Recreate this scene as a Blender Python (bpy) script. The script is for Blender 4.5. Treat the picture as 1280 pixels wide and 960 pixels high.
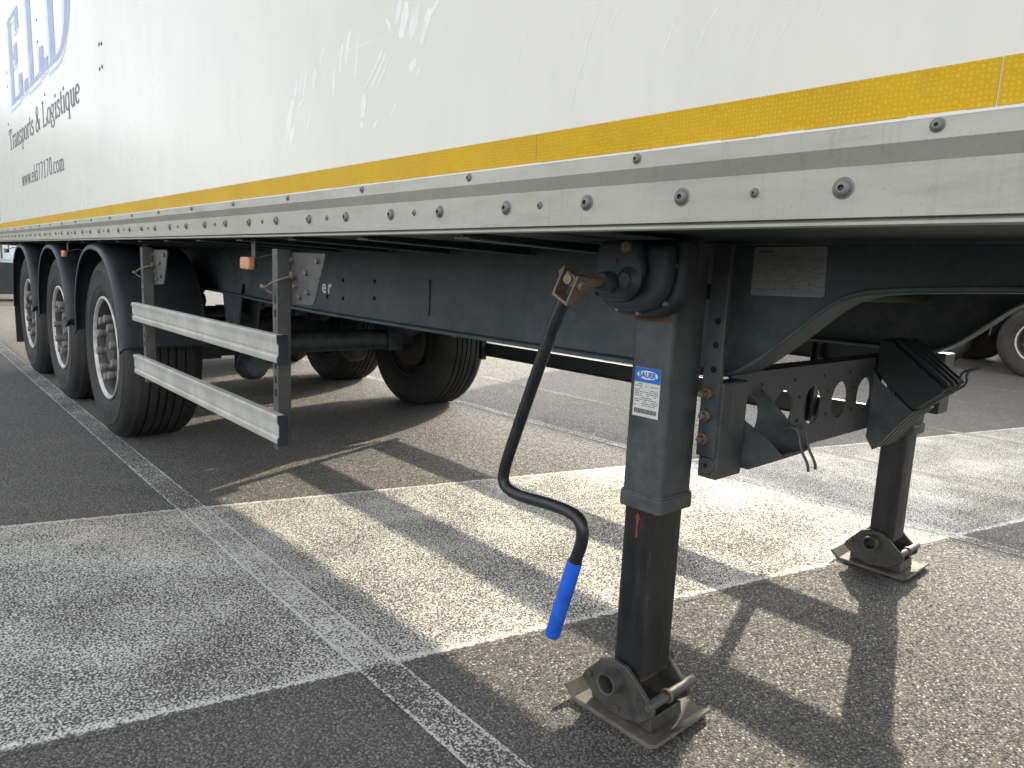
import bpy, bmesh, math, random
from mathutils import Vector, Matrix

random.seed(7)
scene = bpy.context.scene
for o in list(bpy.data.objects):
    bpy.data.objects.remove(o)
COL = scene.collection

# ------------------------------------------------------------------ camera
F_PX = 870.1
cam_d = bpy.data.cameras.new('camera')
cam_d.sensor_width = 36.0
cam_d.lens = 36.0 * F_PX / 1280.0
cam_d.clip_start = 0.02
cam_d.clip_end = 2000
cam = bpy.data.objects.new('camera', cam_d)
COL.objects.link(cam)
CR = Vector((0.66609119, 0.74449267, 0.04531218))
CU = Vector((-0.14718302, 0.07164117, 0.98651138))
CF = Vector((-0.73120427, 0.66377572, -0.15729623))
M = Matrix((CR, CU, -CF)).transposed().to_4x4()
M.translation = Vector((4.44981, -0.838715, 1.021453))
cam.matrix_world = M
scene.camera = cam

# ------------------------------------------------------------------ sky, sun, exposure
SHX, SHY = 0.75, -2.21              # shadow shift for one metre of height
SUN_EL = math.atan(1.0 / math.hypot(SHX, SHY))
SUN_AZ = math.atan2(-SHX, -SHY)     # clockwise from +Y
world = bpy.data.worlds.new('World')
scene.world = world
world.use_nodes = True
wn = world.node_tree
wn.nodes.clear()
w_out = wn.nodes.new('ShaderNodeOutputWorld')
w_bg = wn.nodes.new('ShaderNodeBackground')
w_sky = wn.nodes.new('ShaderNodeTexSky')
w_sky.sky_type = 'NISHITA'
w_sky.sun_disc = False
w_sky.sun_elevation = SUN_EL
w_sky.sun_rotation = SUN_AZ
w_sky.air_density = 1.0
w_sky.dust_density = 2.5
w_sky.ozone_density = 1.0
w_bg.inputs['Strength'].default_value = 0.15
w_hs = wn.nodes.new('ShaderNodeHueSaturation')      # a hazy, milky sky
w_hs.inputs['Saturation'].default_value = 0.26
wn.links.new(w_sky.outputs[0], w_hs.inputs['Color'])
wn.links.new(w_hs.outputs[0], w_bg.inputs['Color'])
wn.links.new(w_bg.outputs[0], w_out.inputs['Surface'])

sun_d = bpy.data.lights.new('sun', 'SUN')
sun_d.energy = 2.3
sun_d.angle = math.radians(0.53)
sun_d.color = (1.0, 0.885, 0.66)
sun = bpy.data.objects.new('sun', sun_d)
sun.rotation_euler = Vector((SHX, SHY, -1.0)).to_track_quat('-Z', 'Y').to_euler()
sun.location = (-6, 18, 9)
COL.objects.link(sun)

vs = scene.view_settings
vs.view_transform = 'Standard'
vs.look = 'None'
vs.gamma = 1.0
vs.use_curve_mapping = False
vs.exposure = 2.0
scene.cycles.max_bounces = 8
scene.cycles.diffuse_bounces = 4
scene.cycles.glossy_bounces = 3
scene.cycles.transmission_bounces = 2
scene.cycles.caustics_reflective = False
scene.cycles.caustics_refractive = False

# ------------------------------------------------------------------ mesh helpers
class MB:
    def __init__(self):
        self.v = []
        self.f = []
    def add(self, vs_, fs):
        o = len(self.v)
        self.v += [tuple(p) for p in vs_]
        self.f += [tuple(i + o for i in f) for f in fs]
        return self
    def box(self, x0, x1, y0, y1, z0, z1):
        v = [(x0, y0, z0), (x1, y0, z0), (x1, y1, z0), (x0, y1, z0),
             (x0, y0, z1), (x1, y0, z1), (x1, y1, z1), (x0, y1, z1)]
        return self.add(v, [(0, 3, 2, 1), (4, 5, 6, 7), (0, 1, 5, 4), (1, 2, 6, 5), (2, 3, 7, 6), (3, 0, 4, 7)])
    def prism(self, poly, a0, a1, axis='y'):
        """poly: 2D outline; axis y -> (x,z), x -> (y,z), z -> (x,y)"""
        def P(p, a):
            return {'y': (p[0], a, p[1]), 'x': (a, p[0], p[1]), 'z': (p[0], p[1], a)}[axis]
        n = len(poly)
        v = [P(p, a0) for p in poly] + [P(p, a1) for p in poly]
        f = [tuple(range(n)), tuple(range(2 * n - 1, n - 1, -1))]
        f += [(i, i + n, (i + 1) % n + n, (i + 1) % n) for i in range(n)]
        return self.add(v, f)
    def cyl(self, p0, p1, r0, r1=None, n=16, cap=True):
        r1 = r0 if r1 is None else r1
        p0, p1 = Vector(p0), Vector(p1)
        d = (p1 - p0).normalized()
        a = d.orthogonal().normalized()
        b = d.cross(a)
        v = []
        for p, r in ((p0, r0), (p1, r1)):
            for i in range(n):
                t = 2 * math.pi * i / n
                v.append(p + a * (r * math.cos(t)) + b * (r * math.sin(t)))
        f = [(i, (i + 1) % n, (i + 1) % n + n, i + n) for i in range(n)]
        if cap:
            f += [tuple(range(n - 1, -1, -1)), tuple(range(n, 2 * n))]
        return self.add(v, f)
    def tube(self, pts, r, n=10, cap=True):
        pts = [Vector(p) for p in pts]
        m = len(pts)
        rs = r if isinstance(r, (list, tuple)) else [r] * m
        T = []
        for i in range(m):
            T.append((pts[min(i + 1, m - 1)] - pts[max(i - 1, 0)]).normalized())
        a = T[0].orthogonal().normalized()
        v, f = [], []
        for i in range(m):
            a = (a - T[i] * a.dot(T[i])).normalized()
            b = T[i].cross(a)
            for k in range(n):
                t = 2 * math.pi * k / n
                v.append(pts[i] + a * (rs[i] * math.cos(t)) + b * (rs[i] * math.sin(t)))
        for i in range(m - 1):
            for k in range(n):
                f.append((i * n + k, i * n + (k + 1) % n, (i + 1) * n + (k + 1) % n, (i + 1) * n + k))
        if cap:
            f += [tuple(range(n - 1, -1, -1)), tuple(range((m - 1) * n, m * n))]
        return self.add(v, f)
    def lathe(self, prof, c=(0, 0, 0), axis='y', n=48, close=False):
        """prof: (radius, along-axis)"""
        v, f = [], []
        m = len(prof)
        for k in range(n):
            t = 2 * math.pi * k / n
            ct, st = math.cos(t), math.sin(t)
            for r, a in prof:
                if axis == 'y':
                    v.append((c[0] + r * ct, c[1] + a, c[2] + r * st))
                elif axis == 'x':
                    v.append((c[0] + a, c[1] + r * ct, c[2] + r * st))
                else:
                    v.append((c[0] + r * ct, c[1] + r * st, c[2] + a))
        for k in range(n):
            k2 = (k + 1) % n
            for i in range(m - 1 if not close else m):
                j = (i + 1) % m
                f.append((k * m + i, k * m + j, k2 * m + j, k2 * m + i))
        return self.add(v, f)
    def obox(self, c, ax, ay, az, hx, hy, hz):
        c, ax, ay, az = Vector(c), Vector(ax), Vector(ay), Vector(az)
        v = []
        for sz in (-1, 1):
            for sx, sy in ((-1, -1), (1, -1), (1, 1), (-1, 1)):
                v.append(c + ax * (sx * hx) + ay * (sy * hy) + az * (sz * hz))
        return self.add(v, [(0, 3, 2, 1), (4, 5, 6, 7), (0, 1, 5, 4), (1, 2, 6, 5), (2, 3, 7, 6), (3, 0, 4, 7)])
    def mesh(self, name, smooth=None):
        me = bpy.data.meshes.new(name)
        me.from_pydata(self.v, [], self.f)
        bm = bmesh.new()
        bm.from_mesh(me)
        bmesh.ops.remove_doubles(bm, verts=bm.verts, dist=1e-5)
        bmesh.ops.recalc_face_normals(bm, faces=bm.faces)
        bm.to_mesh(me)
        bm.free()
        if smooth is not None:
            for p in me.polygons:
                p.use_smooth = True
            me.set_sharp_from_angle(angle=math.radians(smooth))
        return me
    def build(self, name, m, parent=None, smooth=35, bevel=0, seg=2):
        me = self.mesh(name, smooth)
        o = bpy.data.objects.new(name, me)
        COL.objects.link(o)
        me.materials.append(m)
        if bevel:
            b = o.modifiers.new('bevel', 'BEVEL')
            b.width = bevel
            b.segments = seg
            b.limit_method = 'ANGLE'
            b.angle_limit = math.radians(30)
        attach(o, parent)
        return o

def base_of(o):
    """where an object's origin stands on the site (no rotated parents are used)"""
    if o is None:
        return Vector((0, 0, 0))
    if o.parent is None:
        return Vector(o.location)
    return base_of(o.parent) + o.matrix_parent_inverse.translation + Vector(o.location)

def attach(o, parent):
    """meshes are written in the coordinates of the site; their parents only carry a location"""
    if parent is not None:
        o.parent = parent
        o.matrix_parent_inverse = Matrix.Translation(-base_of(parent))

def empty(name, loc, parent=None):
    o = bpy.data.objects.new(name, None)
    o.empty_display_size = 0.1
    o.location = Vector(loc) - (base_of(parent) if parent else Vector())
    COL.objects.link(o)
    if parent:
        o.parent = parent
    return o

def inst(src, name, loc, parent, rot=None, scale=None):
    """object that shares the mesh of src; loc in site coordinates"""
    o = bpy.data.objects.new(name, src)
    COL.objects.link(o)
    o.location = loc
    if rot:
        o.rotation_euler = rot
    if scale:
        o.scale = scale
    attach(o, parent)
    return o

def tag(o, label=None, cat=None, group=None, kind=None):
    if label: o['label'] = label
    if cat: o['category'] = cat
    if group: o['group'] = group
    if kind: o['kind'] = kind
    return o

def chaikin(pts, it=2):
    pts = [Vector(p) for p in pts]
    for _ in range(it):
        q = [pts[0]]
        for a, b in zip(pts[:-1], pts[1:]):
            q += [a * .75 + b * .25, a * .25 + b * .75]
        q.append(pts[-1])
        pts = q
    return pts

def circ(cx, cy, r, n=24, ry=None):
    ry = ry or r
    return [(cx + r * math.cos(2 * math.pi * i / n), cy + ry * math.sin(2 * math.pi * i / n)) for i in range(n)]

# ------------------------------------------------------------------ material helpers
class NT:
    def __init__(self, name):
        self.m = bpy.data.materials.new(name)
        self.m.use_nodes = True
        self.t = self.m.node_tree
        self.t.nodes.clear()
        self.out = self.t.nodes.new('ShaderNodeOutputMaterial')
        self.bs = self.t.nodes.new('ShaderNodeBsdfPrincipled')
        self.t.links.new(self.bs.outputs[0], self.out.inputs['Surface'])
        self.tc = self.t.nodes.new('ShaderNodeTexCoord')
        self.obj = self.tc.outputs['Object']
    def n(self, typ, **kw):
        nd = self.t.nodes.new('ShaderNode' + typ)
        for k, v in kw.items():
            setattr(nd, k, v)
        return nd
    def l(self, a, b):
        self.t.links.new(a, b)
    def put(self, sock, val):
        if hasattr(val, 'is_output'):
            self.l(val, sock)
        elif isinstance(val, (tuple, list)) and len(val) == 3 and sock.type == 'RGBA':
            sock.default_value = (*val, 1)
        else:
            sock.default_value = val
    def mapping(self, vec, scale=(1, 1, 1), rot=(0, 0, 0), loc=(0, 0, 0)):
        m = self.n('Mapping')
        m.inputs['Scale'].default_value = scale
        m.inputs['Rotation'].default_value = rot
        m.inputs['Location'].default_value = loc
        self.l(vec, m.inputs['Vector'])
        return m.outputs[0]
    def noise(self, scale, detail=4, rough=.55, vec=None, dist=0):
        nd = self.n('TexNoise')
        nd.inputs['Scale'].default_value = scale
        nd.inputs['Detail'].default_value = detail
        nd.inputs['Roughness'].default_value = rough
        nd.inputs['Distortion'].default_value = dist
        self.l(vec if vec is not None else self.obj, nd.inputs['Vector'])
        return nd.outputs['Fac']
    def vor(self, scale, vec=None, feature='F1', rnd=1):
        nd = self.n('TexVoronoi', feature=feature)
        nd.inputs['Scale'].default_value = scale
        nd.inputs['Randomness'].default_value = rnd
        self.l(vec if vec is not None else self.obj, nd.inputs['Vector'])
        return nd
    def ramp(self, fac, a, b, lo=0., hi=1.):
        nd = self.n('MapRange')
        nd.inputs['From Min'].default_value = a
        nd.inputs['From Max'].default_value = b
        nd.inputs['To Min'].default_value = lo
        nd.inputs['To Max'].default_value = hi
        nd.clamp = True
        self.put(nd.inputs['Value'], fac)
        return nd.outputs[0]
    def mix(self, fac, a, b, blend='MIX'):
        nd = self.n('Mix', data_type='RGBA', blend_type=blend)
        self.put(nd.inputs[0], fac)
        self.put(nd.inputs[6], a)
        self.put(nd.inputs[7], b)
        return nd.outputs[2]
    def math(self, op, a, b=0.):
        nd = self.n('Math', operation=op)
        self.put(nd.inputs[0], a)
        self.put(nd.inputs[1], b)
        return nd.outputs[0]
    def bump(self, h, strength=.3, dist=.002, normal=None):
        nd = self.n('Bump')
        nd.inputs['Strength'].default_value = strength
        nd.inputs['Distance'].default_value = dist
        self.l(h, nd.inputs['Height'])
        if normal is not None:
            self.l(normal, nd.inputs['Normal'])
        return nd.outputs[0]
    def set(self, color=None, rough=None, metal=None, normal=None, spec=None, coat=None):
        b = self.bs.inputs
        if color is not None: self.put(b['Base Color'], color)
        if rough is not None: self.put(b['Roughness'], rough)
        if metal is not None: self.put(b['Metallic'], metal)
        if normal is not None: self.put(b['Normal'], normal)
        if spec is not None: self.put(b['Specular IOR Level'], spec)
        if coat is not None:
            b['Coat Weight'].default_value = coat
            b['Coat Roughness'].default_value = .08
        return self.m

def painted(name, col, rough=.45, dust=(.17, .15, .125), dust_amt=.45, rust=0., metal=0., scale=6, spec=.5, grain=.25, edge=0.):
    """painted or bare metal with uneven tone, road dust and, where asked for, rust"""
    t = NT(name)
    n1 = t.noise(scale, 5, .6)
    c2 = tuple(x * 1.55 + .004 for x in col)
    c = t.mix(t.ramp(n1, .35, .7), col, c2)
    n2 = t.noise(scale * 2.3, 8, .7)
    d = t.ramp(n2, .42, .78, 0, dust_amt)
    c = t.mix(d, c, dust)
    n3 = t.noise(160, 3, .6)
    c = t.mix(t.ramp(n3, .55, .75, 0, .18), c, dust)
    r = t.ramp(n2, .3, .8, rough, min(1, rough + .3))
    if rust:
        n4 = t.noise(14, 9, .72)
        rm = t.ramp(n4, .66 - rust * .2, .74 - rust * .2, 0, .85)
        c = t.mix(rm, c, t.mix(t.noise(60, 4), (.10, .04, .016), (.23, .11, .05)))
        r = t.math('MAXIMUM', r, t.math('MULTIPLY', rm, .9))
    if edge:
        bv = t.n('Bevel'); bv.samples = 4; bv.inputs['Radius'].default_value = edge
        dt = t.n('VectorMath', operation='DOT_PRODUCT')
        t.l(bv.outputs[0], dt.inputs[0]); t.l(t.n('NewGeometry').outputs['Normal'], dt.inputs[1])
        em = t.math('MULTIPLY', t.ramp(dt.outputs['Value'], .90, .995, 1, 0), t.ramp(t.noise(45, 6, .7), .40, .62))
        c = t.mix(t.math('MULTIPLY', em, .8), c, t.mix(t.noise(70, 3), (.12, .055, .025), (.26, .19, .13)))
    return t.set(c, r, metal, t.bump(t.math('ADD', n2, t.math('MULTIPLY', n3, .5)), grain, .0012), spec)

def plain(name, col, rough=.5, metal=0., var=.15):
    t = NT(name)
    n1 = t.noise(12, 6, .65)
    c = t.mix(t.ramp(n1, .3, .75), tuple(x * (1 - var) for x in col), tuple(min(1, x * (1 + var)) for x in col))
    return t.set(c, t.ramp(n1, .3, .7, rough - .06, rough + .1), metal)

# -- trailer materials
def m_wall():
    t = NT('white_gelcoat')
    n1 = t.noise(1.1, 6, .6)
    n2 = t.noise(5, 8, .7, t.mapping(t.obj, (1, 1, .35)))
    c = t.mix(t.ramp(n1, .35, .7), (.745, .715, .635), (.69, .66, .58))
    c = t.mix(t.ramp(n2, .48, .75, 0, .35), c, (.55, .53, .49))
    # fine weave of the laminate and rain streaks
    w1 = t.noise(9, 3, .6, t.mapping(t.obj, (14, 14, .8)))
    c = t.mix(t.ramp(w1, .5, .72, 0, .06), c, (.53, .515, .48))
    # long hairline scratches
    sc = t.noise(3.2, 2, .5, t.mapping(t.obj, (.5, 1, 60), (0, math.radians(28), 0)))
    sm = t.math('MULTIPLY', t.ramp(sc, .70, .73), t.ramp(t.noise(2.3, 2), .5, .6))
    c = t.mix(t.math('MULTIPLY', sm, .5), c, (.86, .86, .85))
    # specks
    v = t.vor(34)
    sp = t.math('MULTIPLY', t.ramp(v.outputs['Distance'], .05, .09, 1, 0), t.ramp(t.noise(3, 3), .58, .66))
    c = t.mix(t.math('MULTIPLY', sp, .6), c, (.25, .22, .19))
    g = t.noise(420, 2, .5)
    rip = t.bump(t.noise(1.6, 2, .5, t.mapping(t.obj, (1, 1, .6))), .35, .02)
    return t.set(c, t.ramp(n1, .35, .75, .26, .36), 0, t.bump(t.math('ADD', g, t.noise(60, 3)), .10, .0008, rip), .32)

def m_rail():
    t = NT('weathered_aluminium')
    n1 = t.noise(3, 6, .65)
    n2 = t.noise(16, 7, .7, t.mapping(t.obj, (.35, 1, 2)))
    c = t.mix(t.ramp(n1, .35, .7), (.42, .405, .345), (.35, .335, .28))
    c = t.mix(t.ramp(n2, .5, .78, 0, .6), c, (.28, .265, .225))
    st = t.noise(9, 4, .6, t.mapping(t.obj, (9, 9, .6)))
    c = t.mix(t.ramp(st, .55, .8, 0, .45), c, (.26, .245, .21))
    sp = t.noise(240, 2, .6)
    c = t.mix(t.ramp(sp, .62, .75, 0, .35), c, (.2, .19, .17))
    return t.set(c, t.ramp(n2, .3, .8, .42, .7), .25, t.bump(t.math('ADD', n2, sp), .18, .001))

def m_tape():
    t = NT('yellow_reflective_tape')
    v = t.vor(185, t.mapping(t.obj, (1, 0, 1)), 'DISTANCE_TO_EDGE', .4)
    e = t.ramp(v.outputs[0], .12, .4)
    n1 = t.noise(7, 5, .6)
    c = t.mix(t.ramp(n1, .3, .7), (.52, .30, .004), (.60, .36, .006))
    c = t.mix(t.math('MULTIPLY', e, .5), c, (.78, .52, .03))
    c = t.mix(t.ramp(t.noise(30, 6, .7), .55, .8, 0, .4), c, (.38, .24, .05))
    return t.set(c, .55, 0, t.bump(v.outputs[0], .12, .0005), .2)

MAT = {}
MAT['wall'] = m_wall()
MAT['rail'] = m_rail()
MAT['tape'] = m_tape()
MAT['chassis'] = painted('dark_chassis_paint', (.035, .048, .056), .42, (.17, .166, .155), .6, rust=.02)
MAT['leg'] = painted('grey_leg_paint', (.036, .043, .047), .42, (.15, .143, .13), .6, rust=.13, scale=9, edge=.006)
def m_inner():
    t = NT('greasy_black_steel')
    n1 = t.noise(10, 5, .6)
    c = t.mix(t.ramp(n1, .35, .7), (.009, .010, .011), (.020, .020, .020))
    st = t.noise(26, 6, .7, t.mapping(t.obj, (1, 1, .09)))
    c = t.mix(t.ramp(st, .60, .74, 0, .3), c, (.09, .05, .026))
    st2 = t.noise(70, 4, .6, t.mapping(t.obj, (1, 1, .05)))
    c = t.mix(t.ramp(st2, .66, .72, 0, .22), c, (.17, .14, .10))
    sp = t.noise(110, 5, .7)
    c = t.mix(t.ramp(sp, .62, .70, 0, .5), c, (.16, .10, .06))
    bv = t.n('Bevel'); bv.samples = 4; bv.inputs['Radius'].default_value = .012
    dt = t.n('VectorMath', operation='DOT_PRODUCT')
    t.l(bv.outputs[0], dt.inputs[0]); t.l(t.n('NewGeometry').outputs['Normal'], dt.inputs[1])
    em = t.math('MULTIPLY', t.ramp(dt.outputs['Value'], .90, .995, 1, 0), t.ramp(t.noise(30, 7, .7, t.mapping(t.obj, (1, 1, .35))), .38, .60))
    c = t.mix(t.math('MULTIPLY', em, .85), c, t.mix(t.noise(60, 4), (.11, .055, .02), (.22, .14, .07)))
    return t.set(c, t.ramp(st, .4, .7, .28, .7), 0, t.bump(t.math('ADD', st2, sp), .25, .001))
MAT['inner_leg'] = m_inner()
MAT['foot'] = painted('worn_foot_steel', (.032, .032, .030), .5, (.13, .108, .08), .6, rust=.22, scale=11, edge=.005)
MAT['footplate'] = painted('dusty_foot_plate', (.075, .066, .056), .65, (.22, .185, .14), .8, rust=.12, scale=11)
MAT['galv'] = painted('galvanised_steel', (.085, .085, .083), .48, (.15, .138, .12), .4, metal=.55, scale=14)
MAT['guard'] = painted('anodised_guard_rail', (.36, .348, .315), .55, (.27, .255, .225), .6, metal=.1, scale=4)
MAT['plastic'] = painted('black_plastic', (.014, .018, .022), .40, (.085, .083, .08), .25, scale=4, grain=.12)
MAT['rim'] = painted('brake_dusted_rim', (.040, .038, .035), .5, (.075, .065, .054), .7, rust=.12, metal=.1, scale=12)
MAT['lip'] = painted('bright_rim_lip', (.42, .41, .39), .4, (.2, .17, .14), .5, metal=.4, scale=12)
MAT['rim_dark'] = painted('dark_hub', (.028, .026, .024), .55, (.09, .075, .06), .6, rust=.2, scale=14)  # dark steel of hubs and brake drums, dusty and rusted
MAT['nut'] = painted('wheel_nut_steel', (.17, .16, .148), .45, (.13, .11, .09), .6, metal=.3, scale=30)
MAT['bolt'] = painted('stained_bolt', (.15, .12, .095), .45, (.20, .14, .09), .6, rust=.2, metal=.5, scale=40)
MAT['rivet'] = painted('rivet_steel', (.15, .145, .14), .45, (.17, .155, .13), .6, metal=.3, scale=50)
MAT['rivet_dark'] = plain('rivet_recess', (.05, .048, .045), .5)
MAT['brass'] = painted('yellow_zinc', (.20, .155, .09), .5, (.10, .08, .06), .6, rust=.12, metal=.4, scale=40)
MAT['gearcase'] = painted('shaded_gear_case', (.013, .021, .027), .45, (.10, .095, .088), .35, rust=.03)  # shade under the rail is put into this darker base colour
MAT['crank'] = painted('black_enamel', (.010, .011, .012), .24, (.10, .10, .10), .16, scale=18, grain=.1)
MAT['grip'] = painted('blue_grip', (.004, .085, .50), .45, (.05, .10, .26), .6, scale=26, grain=.3)
MAT['amber'] = plain('amber_lens', (.55, .24, .12), .25)
MAT['white'] = plain('white_print', (.78, .78, .77), .5, 0, .04)
MAT['white_strip'] = plain('white_sealant', (.72, .71, .68), .5, 0, .06)
def m_scuff():
    t = NT('clean_scuff')
    n1 = t.noise(38, 6, .7, t.mapping(t.obj, (1, 1, .25)))
    return t.set(t.mix(t.ramp(n1, .34, .62), (.72, .70, .64), (.85, .84, .80)), .4)
MAT['scuff'] = m_scuff()
MAT['print_dark'] = plain('dark_lettering', (.055, .06, .07), .45, 0, .1)
MAT['print_black'] = plain('black_print', (.02, .02, .022), .5)
MAT['blue_fill'] = plain('pale_blue_lettering', (.19, .28, .52), .4, 0, .06)
MAT['blue_shadow'] = plain('grey_blue_lettering', (.42, .49, .62), .4, 0, .06)
MAT['blue_label'] = plain('blue_label', (.015, .16, .55), .4, 0, .05)
MAT['label'] = plain('pale_label', (.66, .66, .62), .5, 0, .06)
MAT['label_grey'] = plain('grey_label', (.27, .275, .265), .5, 0, .08)
MAT['label_ink'] = plain('label_ink', (.15, .15, .15), .5)
MAT['red'] = painted('red_paint', (.20, .030, .022), .55, (.03, .028, .026), .9, scale=60)
MAT['red_lamp'] = plain('red_lens', (.5, .02, .02), .3)
MAT['hole'] = plain('dark_hole', (.006, .006, .006), .8)
MAT['body_shade_blue'] = plain('shade_blue_body', (.62, .70, .80), .35, 0, .05)  # pale blue of the shaded rear face, put into the body colour
MAT['body_grey'] = plain('grey_doors', (.40, .41, .42), .4, 0, .08)
MAT['body_white'] = plain('white_body', (.74, .74, .73), .35, 0, .05)

def m_rubber():
    t = NT('tyre_rubber')
    n1 = t.noise(7, 6, .65)
    n2 = t.noise(90, 4, .6)
    c = t.mix(t.ramp(n1, .35, .7), (.012, .012, .013), (.024, .023, .022))
    c = t.mix(t.ramp(n2, .5, .75, 0, .35), c, (.075, .07, .063))
    c = t.mix(t.ramp(t.noise(3.1, 5), .42, .70, 0, .55), c, (.065, .061, .055))
    return t.set(c, t.ramp(n1, .3, .7, .62, .85), 0, t.bump(n2, .2, .001), .35)
MAT['rubber'] = m_rubber()

# -- ground
def asphalt_nodes(t):
    """colour, height and roughness of the coarse chip asphalt, in site coordinates"""
    P = t.n('NewGeometry').outputs['Position']
    wob = t.n('VectorMath', operation='ADD')
    nz = t.n('TexNoise'); nz.inputs['Scale'].default_value = 90; nz.inputs['Detail'].default_value = 2
    t.l(P, nz.inputs['Vector'])
    sc = t.n('VectorMath', operation='SCALE'); sc.inputs['Scale'].default_value = .006
    t.l(nz.outputs['Color'], sc.inputs[0])
    t.l(P, wob.inputs[0]); t.l(sc.outputs[0], wob.inputs[1])
    Q = wob.outputs[0]
    v = t.vor(158, Q)
    d = v.outputs['Distance']
    cell = t.n('SeparateColor'); t.l(v.outputs['Color'], cell.inputs[0])
    v2 = t.vor(330, Q)
    big = t.noise(.55, 5, .6, P)
    mid = t.noise(3.4, 6, .65, P)
    c = t.mix(t.ramp(cell.outputs[0], .0, 1.0), (.10, .097, .091), (.30, .288, .265))
    c = t.mix(t.ramp(cell.outputs[1], .90, .95, 0, .9), c, (.52, .50, .46))
    c = t.mix(t.ramp(d, .38, .62), c, (.042, .040, .038))
    c = t.mix(t.ramp(v2.outputs['Distance'], .1, .6, 0, .35), c, (.06, .057, .053))
    c = t.mix(t.ramp(big, .35, .7, 0, .22), c, (.17, .162, .148))
    c = t.mix(t.ramp(mid, .5, .8, 0, .25), c, (.22, .205, .18))
    stain = t.ramp(t.noise(1.3, 6, .7, P, .6), .62, .72, 0, .45)
    c = t.mix(stain, c, (.06, .057, .053))
    h = t.math('SUBTRACT', t.math('MULTIPLY', cell.outputs[2], .35), d)
    h = t.math('SUBTRACT', h, t.math('MULTIPLY', v2.outputs['Distance'], .3))
    # every chip lies tilted its own way, so low light catches some and misses others
    tl = t.n('VectorMath', operation='SUBTRACT'); t.l(v.outputs['Color'], tl.inputs[0]); tl.inputs[1].default_value = (.5, .5, .5)
    ts = t.n('VectorMath', operation='MULTIPLY'); t.l(tl.outputs[0], ts.inputs[0]); ts.inputs[1].default_value = (.74, .74, 0)
    ta = t.n('VectorMath', operation='ADD'); t.l(ts.outputs[0], ta.inputs[0]); t.l(t.n('NewGeometry').outputs['Normal'], ta.inputs[1])
    tn = t.n('VectorMath', operation='NORMALIZE'); t.l(ta.outputs[0], tn.inputs[0])
    t.tilt = tn.outputs[0]
    return P, Q, c, h, d, cell, mid, big

def m_asphalt():
    t = NT('coarse_asphalt')
    P, Q, c, h, d, cell, mid, big = asphalt_nodes(t)
    return t.set(c, .85, 0, t.bump(h, .45, .006, t.tilt), .3)

def m_paint(name, kind):
    """white road paint worn down to the stones; kind: band or line (sheet u along, v across in the UV map)"""
    t = NT(name)
    P, Q, c, h, d, cell, mid, big = asphalt_nodes(t)
    uv = t.n('UVMap').outputs[0]
    s = t.n('SeparateXYZ'); t.l(uv, s.inputs[0])
    u_, v_ = s.outputs[0], s.outputs[1]
    rag = t.noise(45, 4, .7, P)
    n_f = t.noise(165, 2, .5, P)
    wear = t.noise(1.7, 5, .6, P)
    if kind == 'band':
        # v_: metres from one long side to the other
        e0 = t.math('ADD', v_, t.math('MULTIPLY', t.math('SUBTRACT', rag, .5), .035))
        e1 = t.math('SUBTRACT', BAND_W, e0)
        e = t.math('MINIMUM', e0, e1)
        inside = t.ramp(e, .018, .024)
        rim = t.math('MULTIPLY', inside, t.ramp(e, .03, .05, 1, 0))
        k = t.math('ADD', t.math('MULTIPLY', n_f, .85), t.math('MULTIPLY', t.math('SUBTRACT', .5, d), .38))
        w = t.math('ADD', t.math('MULTIPLY', t.math('SUBTRACT', wear, .5), .30), t.math('MULTIPLY', t.math('SUBTRACT', mid, .5), .14))
        k = t.math('ADD', k, w)
        k = t.math('SUBTRACT', k, t.math('MULTIPLY', t.ramp(v_, .75, 1.4), t.ramp(t.noise(.8, 3, .5, P), .42, .62, 0, .16)))
        k = t.math('ADD', k, t.math('MULTIPLY', rim, .14))
        m = t.math('MULTIPLY', t.ramp(k, .355, .52, .03, 1.0), inside)
    else:
        e0 = t.math('ADD', v_, t.math('MULTIPLY', t.math('SUBTRACT', rag, .5), .006))
        e1 = t.math('SUBTRACT', LINE_W, e0)
        e = t.math('MINIMUM', e0, e1)
        inside = t.ramp(e, -.001, .001)
        rim = t.math('MULTIPLY', inside, t.ramp(e, .006, .012, 1, 0))
        ps = t.n('SeparateXYZ'); t.l(P, ps.inputs[0])
        b0 = t.math('SUBTRACT', ps.outputs[0], t.math('MULTIPLY', ps.outputs[1], .27))
        on_band = t.math('MULTIPLY', t.ramp(b0, 1.50, 1.53), t.ramp(b0, 2.98, 3.01, 1, 0))
        k = t.math('ADD', t.math('MULTIPLY', n_f, .9), t.math('MULTIPLY', t.math('SUBTRACT', .5, d), .25))
        k = t.math('ADD', k, t.math('MULTIPLY', t.math('SUBTRACT', wear, .55), .5))
        k = t.math('ADD', k, t.math('MULTIPLY', rim, .13))
        k = t.math('ADD', k, t.math('MULTIPLY', on_band, .13))
        m = t.math('MULTIPLY', t.ramp(k, .45, .60, 0, .92 if kind == 'line' else .5), inside)
    tone = t.noise(2.4, 5, .6, P)
    pc = t.mix(t.ramp(tone, .35, .7), (.66, .65, .60), (.54, .53, .485))
    pc = t.mix(t.ramp(t.noise(.9, 4, .6, P), .56, .72, 0, .45), pc, (.56, .46, .27))
    c = t.mix(m, c, pc)
    hh = t.math('ADD', h, t.math('MULTIPLY', m, .12))
    return t.set(c, t.ramp(m, 0, 1, .82, .6), 0, t.bump(hh, .42, .005, t.tilt), .3)

def sheet(name, pts_uv, m, z):
    me = bpy.data.meshes.new(name)
    me.from_pydata([(p[0], p[1], z) for p, _ in pts_uv], [], [tuple(range(len(pts_uv)))])
    ul = me.uv_layers.new(name='UVMap')
    for i, (_, uv) in enumerate(pts_uv):
        ul.data[i].uv = uv
    me.materials.append(m)
    o = bpy.data.objects.new(name, me)
    COL.objects.link(o)
    return tag(o, kind='structure')

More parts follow.
